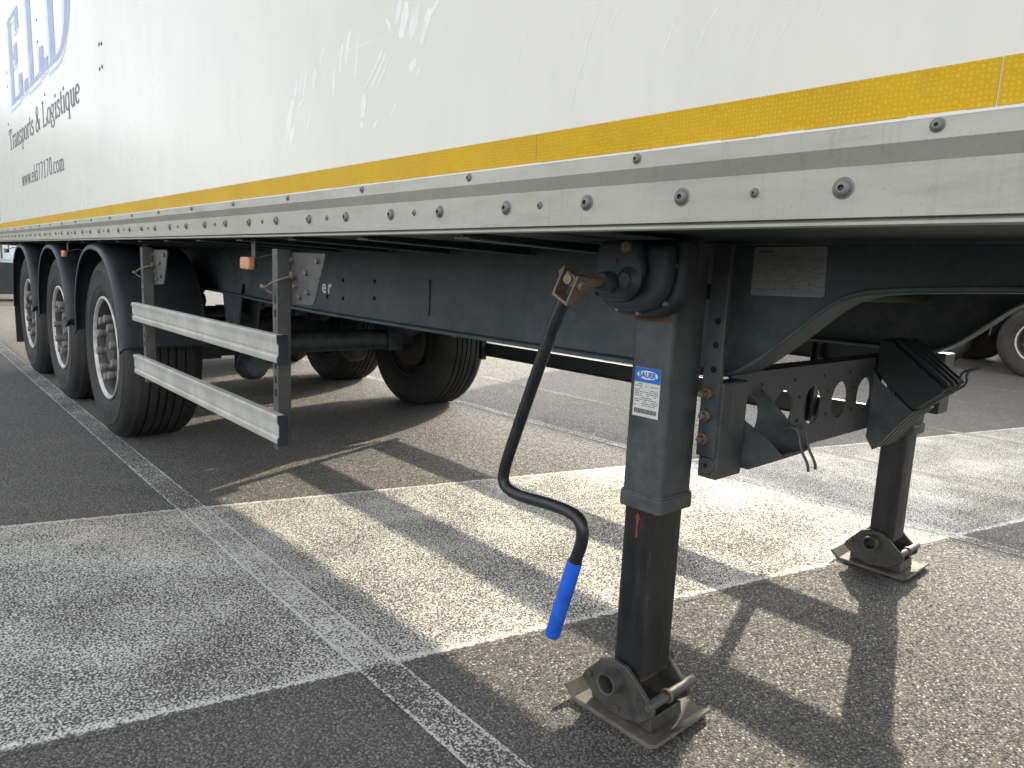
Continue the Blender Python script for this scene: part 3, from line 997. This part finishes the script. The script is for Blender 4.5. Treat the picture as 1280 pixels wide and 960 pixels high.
# ------------------------------------------------------------------ side guards
def guard_rail_section(y, s, z0, z1):
    h = z1 - z0
    a = [(0, 0), (-.008, .003), (-.010, .008), (-.010, .020), (-.0065, .025), (-.0065, .030), (-.0085, .034), (-.0085, h - .030), (-.0095, h - .018), (-.012, h - .012), (-.012, h - .004), (-.008, h), (.014, h), (.014, h - .005), (.002, h - .008), (.002, .008), (.014, .005), (.014, 0)]
    return [(y + s * p[0], z0 + p[1]) for p in a]
def side_guard(y, s, x0, x1, posts, rails, bottom, near):
    g = empty('side_guard', ((x0 + x1) / 2, y, bottom), T)
    for z0, z1 in rails:
        r = MB().prism(guard_rail_section(y, s, z0, z1), x0, x1, 'x').build('guard_rail', MAT['guard'] if near else MAT['plastic'], g, 25)  # far rail takes the black material, its shade put in as colour
        sec_ = [(y + s * a, b) for a, b in ((-.014, z0 - .002), (-.014, z0 + .02), (-.009, z0 + .03), (-.009, z1 - .028), (-.014, z1 - .02), (-.014, z1 + .002), (.018, z1 + .002), (.018, z0 - .002))]
        MB().prism(sec_, x1, x1 + .006, 'x').build('end_cap', MAT['plastic'], r, None)
        MB().prism(sec_, x0 - .006, x0, 'x').build('end_cap', MAT['plastic'], r, None)
    for x in posts:
        # channel post, open to the back
        yo = y + s * .016
        yi = y + s * .056
        m = MB()
        m.box(x - .018, x + .018, min(yo, yo + s * .004), max(yo, yo + s * .004), bottom, 1.06)
        m.box(x + .014, x + .018, min(yo + s * .004, yi), max(yo + s * .004, yi), bottom, 1.06)
        m.box(x - .018, x - .014, min(yo + s * .004, yi), max(yo + s * .004, yi), bottom, 1.06)
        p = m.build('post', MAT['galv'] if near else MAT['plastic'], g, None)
        if near:
            m = MB()
            z = bottom + .06
            for z in (.515, .535, .62, .66, .705, .86, .90):
                m.box(x - .006, x + .006, yo - .0008, yo, z, z + .022)
            m.build('slots', MAT['hole'], p, None)
            pl = [(x - .004, 1.052), (x + .225, 1.052), (x + .23, 1.045), (x + .175, .925), (x + .16, .905), (x - .004, .895)]
            plm = MB().prism(pl, yi + .002, yi + .008, 'y').build('bracket_plate', MAT['galv'], g, 30, .002)
            m = MB()
            for bx, bz in ((.03, 1.03), (.19, 1.03), (.12, .995), (.05, .955), (.13, .94), (.08, .925)):
                m.cyl((x + bx, yi + .003, bz), (x + bx, yi - .006, bz), .009, .008, 6)
            m.build('bolts', MAT['bolt'], plm, None)
            MB().tube(chaikin([(x + .045, yi - .004, .985), (x + .03, yo - .02, .965), (x - .005, yo - .03, .945), (x - .04, yo - .028, .948), (x - .045, yo - .022, .956), (x - .012, yo - .018, .935), (x + .0, yo - .006, .93)], 2), .0032, 6).build('spring_pin', MAT['bolt'], plm)
            MB().cyl((x + .045, yi - .012, .985), (x + .045, yi + .01, .985), .012, .012, 12).build('pin_boss', MAT['bolt'], plm)
        else:
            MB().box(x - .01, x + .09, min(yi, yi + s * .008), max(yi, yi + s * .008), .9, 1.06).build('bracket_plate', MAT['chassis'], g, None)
    return g
side_guard(.012, 1, .925, 2.508, (1.012, 2.432), ((.484, .574), (.727, .812)), .455, True)
side_guard(2.345, -1, .645, 3.46, (.655, 3.035), ((.43, .524), (.70, .79)), .405, False)

# ------------------------------------------------------------------ landing legs
def rounded_rect(x0, x1, y0, y1, r, n=4):
    out = []
    for cx, cy, a0 in ((x1 - r, y1 - r, 0), (x0 + r, y1 - r, 90), (x0 + r, y0 + r, 180), (x1 - r, y0 + r, 270)):
        for i in range(n + 1):
            a = math.radians(a0 + 90 * i / n)
            out.append((cx + r * math.cos(a), cy + r * math.sin(a)))
    return out
def landing_leg(dx, dy, near):
    g = empty('landing_leg', (3.545 + dx, .43 + dy, 0), T)
    ztop = 1.10 if near else .806
    m = MB().prism(rounded_rect(3.500 + dx, 3.606 + dx, .370 + dy, .489 + dy, .014), .535, ztop, 'z')
    up = m.build('outer_tube', MAT['leg'], g, 30)
    m = MB().prism(rounded_rect(3.496 + dx, 3.611 + dx, .365 + dy, .494 + dy, .014), .519, .553, 'z')
    m.build('collar', MAT['leg'], g, 30, .003)
    m = MB().prism(rounded_rect(3.504 + dx, 3.590 + dx, .380 + dy, .488 + dy, .010), .118, .530, 'z')
    lo = m.build('inner_tube', MAT['inner_leg'], g, 30)
    # tilting foot
    fx = 3.535 + dx
    rock = [(fx - .107, .062), (fx - .100, .078), (fx - .052, .134), (fx - .02, .148), (fx + .022, .146), (fx + .045, .13), (fx + .104, .078), (fx + .104, .062), (fx + .07, .032), (fx + .03, .018), (fx - .02, .016), (fx - .065, .030)]
    ft = empty('foot', (fx, .45 + dy, 0), g)
    bp = [(-.146, .030), (-.138, .034), (-.112, .012), (.112, .012), (.132, .022), (.136, .016), (.114, .001), (-.114, .001)]
    MB().prism([(fx + a, b) for a, b in bp], .342 + dy, .556 + dy, 'y').build('base_plate', MAT['footplate'], g, 25, .002)
    for y in (.362, .496):
        MB().prism(rock, y + dy, y + .012 + dy, 'y').build('side_plate', MAT['foot'], g, 30, .0025)
    for y, z in ((.40, .05),):
        MB().prism([(fx - .085, .014), (fx - .085, .05), (fx - .03, .03), (fx + .04, .03), (fx + .09, .046), (fx + .095, .014)], .376 + dy, .494 + dy, 'y').build('rocker', MAT['foot'], g, 30, .003)
    m = MB()
    m.lathe([(.0205, -.036), (.0255, -.038), (.027, -.034), (.027, .19), (.0195, .19), (.0195, -.036)], (fx - .004, .362 + dy, .105), 'y', 28)
    m.build('pivot_tube', MAT['foot'], g, 35)
    m = MB()
    m.lathe([(.0005, -.012), (.010, -.012), (.0115, -.009), (.0115, .165), (.009, .17), (.0005, .17)], (fx + .09, .372 + dy, .082), 'y', 18)
    m.build('locking_pin', MAT['galv'], g, 35)
    m = MB()
    m.lathe([(.0125, .0), (.0165, .0), (.0165, .006), (.0125, .006)], (fx + .09, .43 + dy, .082), 'y', 18, True)
    m.build('pin_clip', MAT['bolt'], g, 35)
    m = MB()
    for bx, bz in ((-.08, .084), (.006, .038), (.075, .085)):
        m.cyl((fx + bx, .364 + dy, bz), (fx + bx, .356 + dy, bz), .008, .007, 10)
    m.build('foot_bolts', MAT['foot'], g)
    bpy.data.objects.remove(ft)
    return g, up, lo
leg, leg_up, leg_low = landing_leg(0, 0, True)
legF, legF_up, legF_low = landing_leg(.015, 1.452, False)

# gearbox on the near leg
gb = [(3.468, 1.100), (3.452, 1.06), (3.446, 1.01), (3.455, .972), (3.480, .951), (3.52, .943), (3.575, .945), (3.615, .956), (3.645, .985), (3.655, 1.03), (3.655, 1.102)]
gbx = MB().prism(gb, .318, .372, 'y').build('gearbox', MAT['gearcase'], leg, 40, .012, 3)
gi = [(3.56 + (x - 3.56) * .86, 1.03 + (z - 1.03) * .86) for x, z in gb]
MB().prism(gi, .282, .32, 'y').build('gearbox_cover', MAT['gearcase'], gbx, 40, .014, 3)
g2 = [(3.485, 1.095), (3.472, 1.03), (3.48, .99), (3.51, .975), (3.56, .976), (3.59, .998), (3.60, 1.04), (3.585, 1.095)]
MB().prism(g2, .258, .284, 'y').build('gearbox_cover', MAT['gearcase'], gbx, 40, .010, 3)
m = MB().lathe([(.0005, -.03), (.017, -.03), (.020, -.026), (.022, 0), (.026, .03)], (3.523, .258, 1.012), 'y', 22)
m.build('shaft_boss', MAT['gearcase'], gbx)
MB().lathe([(.0005, -.012), (.014, -.012), (.015, -.008), (.03, .002)], (3.568, .258, 1.018), 'y', 22).build('cover_boss', MAT['gearcase'], gbx)
m = MB()
for x, z, y in ((3.500, .957, .318), (3.555, .952, .318), (3.62, .975, .318), (3.635, 1.05, .318)):
    m.lathe([(.0005, -.007), (.005, -.007), (.0055, -.002), (.0055, .004)], (x, y, z), 'y', 10)
m.build('cover_screws', MAT['rivet'], gbx)
MB().lathe([(.0005, -.006), (.011, -.006), (.0125, -.002), (.0125, .004)], (3.560, .258, 1.082), 'y', 20).build('fill_plug', MAT['brass'], gbx)
MB().lathe([(.0005, -.004), (.004, -.004), (.005, 0)], (3.535, .258, 1.055), 'y', 12).build('red_mark', MAT['red'], gbx)
for z in (1.055, .998):
    MB().lathe([(.0005, -.004), (.0045, -.004), (.005, 0)], (3.632, .499, z), 'y', 12).build('red_mark', MAT['red'], leg)

# crank handle hanging from its joint
CY = .17
crank = empty('crank_handle', (3.49, CY, .262), T)
MB().lathe([(.0005, -.075), (.009, -.075), (.0095, -.07), (.0095, .02), (.0125, .022), (.0125, .04), (.0005, .04)], (3.521, .235, 1.012), 'y', 16).build('drive_shaft', MAT['brass'], crank, 35)
top = Vector((3.482, CY, .972))
low = Vector((3.452, CY, .912))
ux = (top - low).normalized()              # along the rod, upwards
uy = Vector((0, -1, 0))
uz = ux.cross(uy).normalized()
yk = MB()
hh = .031
c = top + ux * (hh + .004)
yk.obox(c + uz * .021, ux, uy, uz, hh, .017, .0028)
yk.obox(c - uz * .021, ux, uy, uz, hh, .017, .0028)
yk.obox(top + ux * .004, ux, uy, uz, .0032, .017, .024)
yk.build('yoke', MAT['bolt'], crank, None, .0015)
pc = top + ux * (hh * 1.55)
MB().cyl(pc + uz * .032, pc - uz * .034, .0062, n=12).cyl(pc + uz * .024, pc + uz * .033, .011, n=14).cyl(pc - uz * .024, pc - uz * .033, .011, n=14).build('joint_pin', MAT['brass'], crank)
MB().obox(pc, ux, uy, uz, .012, .013, .015).build('joint_block', MAT['bolt'], crank, None, .003)
MB().cyl(pc - Vector((0, .018, 0)), pc + Vector((0, .03, 0)), .0105, n=14).build('joint_bolt', MAT['brass'], crank)
cp = [(3.482, .974), (3.452, .912), (3.392, .760), (3.345, .640), (3.328, .592), (3.322, .560), (3.340, .544), (3.381, .540), (3.44, .545), (3.50, .549), (3.545, .546), (3.567, .532), (3.570, .500), (3.562, .474), (3.550, .437), (3.505, .275)]
pts = chaikin([(a, CY, b) for a, b in cp], 3)
MB().tube(pts, .0132, 14).build('rod', MAT['crank'], crank, 60)
a, b = Vector((3.5535, CY, .449)), Vector((3.502, CY, .264))
d = (b - a)
MB().tube([a, a + d * .004, a + d * .02, a + d * .5, a + d * .97, a + d * .992, b], [.0138, .0152, .0158, .0160, .0160, .0150, .009], 20).build('grip', MAT['grip'], crank, 50)

MAT['rust'] = painted('rusty_weld', (.09, .045, .022), .8, (.18, .11, .06), .7, rust=.3, scale=30)
MB().box(3.508, 3.600, .3692, .3702, .934, .943).build('weld_seam', MAT['rust'], leg_up, None)
for g_, dx, dy in ((leg, 0, 0), (legF, .015, 1.452)):
    m = MB()
    bead = rounded_rect(3.4995 + dx, 3.6065 + dx, .3695 + dy, .4895 + dy, .014, 3)
    pts = []
    for (ax_, ay_), (bx_, by_) in zip(bead, bead[1:] + bead[:1]):
        n_ = max(1, int(math.hypot(bx_ - ax_, by_ - ay_) / .006))
        for i in range(n_):
            pts.append((ax_ + (bx_ - ax_) * i / n_, ay_ + (by_ - ay_) * i / n_, .5545 + random.uniform(-.0008, .0008)))
    pts.append(pts[0])
    m.tube(pts, [random.uniform(.0024, .0040) for _ in pts], 6, False)
    m.build('weld_bead', MAT['leg'], g_, 60)
# stickers on the near leg
st = MB().box(3.517, 3.585, .3686, .3694, .727, .834).build('sticker', MAT['label'], leg_up, None)
MB().box(3.5172, 3.5848, .3680, .3686, .802, .8338).build('blue_header', MAT['blue_label'], st, None)
MB().prism([(3.551 + a, .8185 + b) for a, b in circ(0, 0, .0275, 28, .0095)], .3674, .3679, 'y').build('white_oval', MAT['white'], st, None)
text_mesh('lettering', 'SAUER', .0165, MAT['blue_label'], (3.551, .3671, .8130), st, .92, .0007, 'CENTER')
m = MB()
z = .797
while z > .748:
    x = 3.520
    while x < 3.578:
        L_ = random.uniform(.004, .014)
        if random.random() < .72:
            m.box(x, min(x + L_, 3.581), .3681, .3686, z, z + .0016)
        x += L_ + .002
    z -= .0042
x = 3.521
while x < 3.58:
    w_ = random.choice((.0006, .001, .0016))
    m.box(x, x + w_, .3680, .3686, .734, .744)
    x += w_ + random.choice((.0006, .001))
m.build('print_lines', MAT['label_ink'], st, None)
m = MB().prism([(3.5425, .450), (3.5485, .450), (3.5485, .492), (3.553, .492), (3.5455, .512), (3.538, .492), (3.5425, .492)], .3786, .3798, 'y')
m.build('red_arrow', MAT['red'], leg_low, None)

# mounting plate with studs, box bracket below the beam
for s in (0, 1):
    dy = 0 if s == 0 else 1.452
    br = MB().box(3.607 + .0, 3.655, .503 + dy, .545 + dy, .588, .806).box(3.612, 3.655, .545 + dy, .608 + dy, .588, .806).build('leg_bracket', MAT['leg'], T, 30, .004)
    if s == 0:
        pl = MB().box(3.608, 3.652, .489, .502, .640, 1.10).build('mounting_plate', MAT['leg'], br, 30, .002)
        for z in (.782, .733, .681):
            m = MB().cyl((3.627, .489, z), (3.627, .479, z), .0135, n=6).cyl((3.627, .479, z), (3.627, .455 if z > .75 else .465, z), .0075, .0068, n=12)
            m.build('stud', MAT['bolt'], br, 30)
        m = MB()
        for z in (.940, .888, .835):
            m.cyl((3.634, .4888, z), (3.634, .4882, z), .0075, n=16)
        m.build('bolt_holes', MAT['hole'], pl, None)
        MB().lathe([(.0005, -.006), (.018, -.006), (.020, -.003), (.020, .003)], (3.630, .503, .618), 'y', 24).build('washer', MAT['leg'], br)
        MB().cyl((3.630, .4975, .618), (3.630, .4965, .618), .005, n=12).build('bolt_hole', MAT['hole'], br)

# cross tie with round lightening holes between the legs
def holed_plate(x, y0, y1, z0, z1, holes, rh, thick=.006):
    """plate in the y-z plane with round holes in equal cells"""
    m = MB()
    ys = [y0] + [(a + b) / 2 for a, b in zip(holes[:-1], holes[1:])] + [y1]
    zc = (z0 + z1) / 2 + .0
    n_ = 32
    for i, h in enumerate(holes):
        a, b = ys[i], ys[i + 1]
        ring, outer = [], []
        for k in range(n_):
            t_ = 2 * math.pi * k / n_ + math.pi / 4
            ct, st_ = math.cos(t_), math.sin(t_)
            ring.append((h + rh * ct, zc + rh * st_))
            s_ = 1 / max(abs(ct), abs(st_))
            px = h + ct * s_ * ((b - h) if ct > 0 else (h - a))
            pz = zc + st_ * s_ * ((z1 - zc) if st_ > 0 else (zc - z0))
            outer.append((px, pz))
        for xx, fl in ((x, 1), (x - thick, -1)):
            v = [(xx, p[0], p[1]) for p in ring + outer]
            m.add(v, [(k, (k + 1) % n_, (k + 1) % n_ + n_, k + n_) for k in range(n_)])
        v = [(x, p[0], p[1]) for p in ring] + [(x - thick, p[0], p[1]) for p in ring]
        m.add(v, [(k, (k + 1) % n_, (k + 1) % n_ + n_, k + n_) for k in range(n_)])
    for za in (z0, z1):
        m.add([(x, y0, za), (x, y1, za), (x - thick, y1, za), (x - thick, y0, za)], [(0, 1, 2, 3)])
    return m
holes = [.708 + .172 * i for i in range(7)]
ct = holed_plate(3.606, .61, 1.905, .588, .812, holes, .054).build('cross_tie', MAT['leg'], T, None)
MB().box(3.54, 3.599, .61, 1.90, .806, .8115).build('tie_flange', MAT['leg'], ct, None)
MB().box(3.54, 3.599, .61, 1.90, .5885, .594).build('tie_flange', MAT['leg'], ct, None)
m = MB()
for y in holes:
    for oy, oz in ((.05, .078), (.086, .03), (.086, -.035)):
        m.cyl((3.6062, y + oy, .70 + oz), (3.6075, y + oy, .70 + oz), .0042, n=10)
tag(m.build('bolt_holes', MAT['hole'], ct, None), kind='stuff')
MB().tube([(3.555, .49, 1.0), (3.555, 1.95, 1.0)], .018, 12).build('cross_shaft', MAT['galv'], T)
# web panel between the two beams ahead of the far beam, with a round cut-out
MB().box(3.95, 3.956, .66, 1.91, 1.04, 1.10).build('cross_panel', MAT['chassis'], T, None)

# chock holders on the cross tie
h1 = empty('chock_holder', (3.66, .68, .6), T)
pA = [(3.609, .745), (3.650, .712), (3.716, .676), (3.748, .650), (3.735, .640), (3.668, .602), (3.640, .604), (3.609, .62)]
pB = [(3.609, .775), (3.712, .684), (3.745, .652), (3.735, .640), (3.668, .602), (3.640, .604), (3.609, .62)]
MB().prism(pA, .612, .6155).build('side_plate', MAT['leg'], h1, None)
MB().prism(pB, .745, .7485).build('side_plate', MAT['leg'], h1, None)
MB().prism([(3.748, .650), (3.735, .637), (3.668, .599), (3.640, .600), (3.640, .604), (3.668, .603), (3.733, .641), (3.744, .652)], .6155, .745).build('floor_plate', MAT['leg'], h1, None)
for y in (.700, .735):
    MB().tube(chaikin([(3.700, y, .69), (3.722, y, .700), (3.738, y, .692), (3.742, y, .67), (3.752, y, .645), (3.768, y, .622), (3.770, y, .606)], 2), .0035, 8).build('wire_clip', MAT['galv'], h1)
MB().tube([(3.722, .700, .699), (3.722, .735, .699)], .0035, 8).build('wire_clip', MAT['galv'], h1)

h2 = empty('chock_holder', (3.66, 1.55, .52), T)
pC = [(3.609, .77), (3.634, .738), (3.726, .667), (3.732, .660), (3.700, .622), (3.640, .530), (3.632, .524), (3.609, .56)]
MB().prism(pC, 1.446, 1.4495).build('side_plate', MAT['chassis'], h2, None)
MB().prism(pC, 1.64, 1.6435).build('side_plate', MAT['chassis'], h2, None)
# slatted floor: four strips
for i in range(4):
    y = 1.4495 + .0495 * i
    MB().prism([(3.632, .524), (3.700, .622), (3.732, .660), (3.728, .664), (3.696, .626), (3.628, .527)], y + .006, y + .040).build('floor_slat', MAT['galv'], h2, None)
for y in (1.50, 1.56):
    MB().tube(chaikin([(3.715, y, .650), (3.745, y, .675), (3.792, y, .725), (3.822, y, .742), (3.833, y, .762), (3.828, y, .782), (3.836, y, .798), (3.862, y, .808)], 2), .0035, 8).build('wire_clip', MAT['chassis'], h2)
# black wheel chock sitting in that holder
wc = empty('wheel_chock', (3.70, 1.545, .665))
tag(wc, 'black plastic wheel chock sitting in the slatted holder near the farther landing leg', 'wheel chock')
tri = [(3.612, .872), (3.640, .866)]
for i in range(5):
    a = (3.640 + .031 * i, .866 - .0235 * i)
    tri += [(a[0] + .010, a[1] + .001), (a[0] + .028, a[1] - .020)]
tri += [(3.806, .742), (3.800, .730), (3.738, .672), (3.730, .668), (3.638, .741), (3.612, .775)]
MB().prism(tri, 1.453, 1.637).build('chock_body', MAT['plastic'], wc, 30, .003)
m = MB()
for i in range(4):
    y = 1.47 + .047 * i
    m.prism([(3.65, .868), (3.80, .754), (3.806, .748), (3.812, .752), (3.806, .762), (3.66, .874)], y, y + .014)
m.build('chock_rib', MAT['plastic'], wc, None)

# data label and stickers on the near beam
lb = MB().box(3.648, 3.808, .5905, .5925, .998, 1.102)
lb = MB().prism([(3.650, .997), (3.806, 1.001), (3.810, 1.005), (3.806, 1.100), (3.802, 1.103), (3.648, 1.101), (3.645, 1.097), (3.646, 1.0)], .5905, .5925, 'y').build('data_label', MAT['label_grey'], nb, None)
m = MB()
m.box(3.656, 3.690, .5898, .5905, 1.089, 1.095)
z = 1.083
while z > 1.006:
    x = 3.654
    while x < 3.795:
        L_ = random.uniform(.006, .024)
        if random.random() < .6:
            m.box(x, x + L_, .59, .5905, z, z + .0014)
        x += L_ + random.uniform(.002, .01)
    z -= .0045
for x in (3.70, 3.74, 3.775):
    m.box(x, x + .0006, .59, .5905, 1.004, 1.03)
m.build('print_lines', MAT['label_ink'], lb, None)
sk = MB().box(3.335, 3.362, .5915, .5928, 1.03, 1.088).build('sticker', MAT['label_grey'], nb, None)
sk = MB().box(3.368, 3.425, .5915, .5928, 1.03, 1.088).build('sticker', MAT['label_grey'], nb, None)
m = MB()
for i in range(6):
    m.box(3.372, 3.40, .5908, .5915, 1.036 + .0085 * i, 1.040 + .0085 * i)
m.build('print_lines', MAT['print_black'], sk, None)

# ------------------------------------------------------------------ other parked vehicles
def parked_box(name, label, x0, x1, y0, y1, zb, zt, body_mat, wheels_x, rear_high=False):
    t_ = empty(name, ((x0 + x1) / 2, (y0 + y1) / 2, 0))
    tag(t_, label, 'trailer')
    MB().box(x0, x1, y0, y1, zb, zt).build('box_body', body_mat, t_, None, .02)
    MB().box(x0 + .2, x1 - .2, y0 + .6, y0 + .7, zb - .28, zb - .002).build('chassis_beam', MAT['chassis'], t_, None)
    MB().box(x0 + .2, x1 - .2, y1 - .7, y1 - .6, zb - .28, zb - .002).build('chassis_beam', MAT['chassis'], t_, None)
    MB().box(x0 + .01, x1 - .01, y0 - .006, y0 + .02, zb - .09, zb + .02).build('side_rail', MAT['rail'], t_, None)
    for x in wheels_x:
        MB().cyl((x, y0 + .3, .48), (x, y1 - .3, .48), .07, n=14).build('axle', MAT['chassis'], t_)
        wheel(x, y0 + .05, False, t_, True, .3, .93)
        wheel(x, y1 - .05, True, t_, False, .3, .93)
        g = []
        for i in range(19):
            a = math.radians(180 * i / 18)
            g.append((x + .56 * math.cos(a), .50 + .56 * math.sin(a)))
        g2_ = [(x + .545 * math.cos(math.radians(180 - 10 * i)), .50 + .545 * math.sin(math.radians(180 - 10 * i))) for i in range(19)]
        MB().prism(g + g2_, y0 + .03, y0 + .42).build('mudguard', MAT['plastic'], t_, 40)
    MB().box(wheels_x[0] - .72, wheels_x[0] - .70, y0 + .05, y0 + .42, .16, .80).build('mud_flap', MAT['rubber'], t_, None)
    return t_
nbr = parked_box('semi_trailer', 'box semi trailer parked across the lot, its pale wheel hub showing beyond the landing legs', -2.6, 10.2, 9.9, 12.42, 1.08, 3.40, MAT['body_white'], (1.12, 2.40, 3.68))
MB().box(-1.6, .2, 10.05, 10.5, .42, .95).build('pallet_box', MAT['plastic'], nbr, None, .02)
MB().box(-2.6, -2.5, 10.0, 12.3, .45, .60).build('bumper', MAT['chassis'], nbr, None)

shade_trailer = parked_box('semi_trailer', 'unseen box semi trailer added behind the other one to shade the ground under it', -2.2, 10.6, 14.2, 16.72, 1.08, 3.45, MAT['body_grey'], (1.3, 2.58, 3.86))  # added, unseen: its shadow darkens the ground under the nearer trailer

def rear_vehicle(label, xr, y0, y1, zt, face, skirt):
    t_ = empty('box_truck', (xr - 3.5, (y0 + y1) / 2, 0))
    tag(t_, label, 'truck')
    zb = .78 if skirt else 1.05
    MB().box(xr - 7.5, xr, y0, y1, zb, zt).build('box_body', face, t_, None, .015)
    for s in (0, 1):
        a = y0 + .05 + s * (y1 - y0 - .1) / 2
        b = a + (y1 - y0 - .1) / 2
        d_ = MB().box(xr + .002, xr + .03, a + .004, b - .004, zb + .06, zt - .08).build('rear_door', face, t_, None, .006)
        for k in (.3, .7):
            yy = a + (b - a) * k
            MB().tube([(xr + .05, yy, zb + .08), (xr + .05, yy, zt - .12)], .014, 8).build('lock_rod', MAT['galv'], d_)
    if skirt:
        MB().box(xr - .02, xr + .06, y0 + .02, y1 - .02, .20, .77).build('tail_lift', MAT['plastic'], t_, None, .01)
    else:
        MB().box(xr - .10, xr, y0 + .02, y1 - .02, .45, .60).build('bumper', MAT['chassis'], t_, None, .01)
        MB().box(xr - .06, xr + .005, y0 + .02, y1 - .02, .85, 1.045).build('rear_sill', MAT['chassis'], t_, None, .01)
    for s in (0, 1):
        yy = y0 + .08 if s == 0 else y1 - .38
        MB().box(xr + .062, xr + .085, yy, yy + .3, .62, .72).build('tail_lamp', MAT['red_lamp'], t_, None, .006)
    for x in (xr - 1.6, xr - 6.0):
        MB().cyl((x, y0 + .3, .48), (x, y1 - .3, .48), .07, n=14).build('axle', MAT['chassis'], t_)
        wheel(x, y0 + .05, False, t_, False, 0, .93)
        wheel(x, y1 - .05, True, t_, False, 0, .93)
    MB().box(xr - 7.4, xr - .1, y0 + .7, y1 - .7, .62, zb - .003).build('chassis_frame', MAT['chassis'], t_, None)
    return t_
rear_vehicle('box truck coloured pale blue for its shade, with a dark tail lift standing behind the white trailer', -11.75, -.75, 1.75, 3.6, MAT['body_shade_blue'], True)
rear_vehicle('grey box truck parked left of the truck with the tail lift, mirrored faintly in the white wall', -13.7, -3.78, -1.22, 3.7, MAT['body_grey'], False)
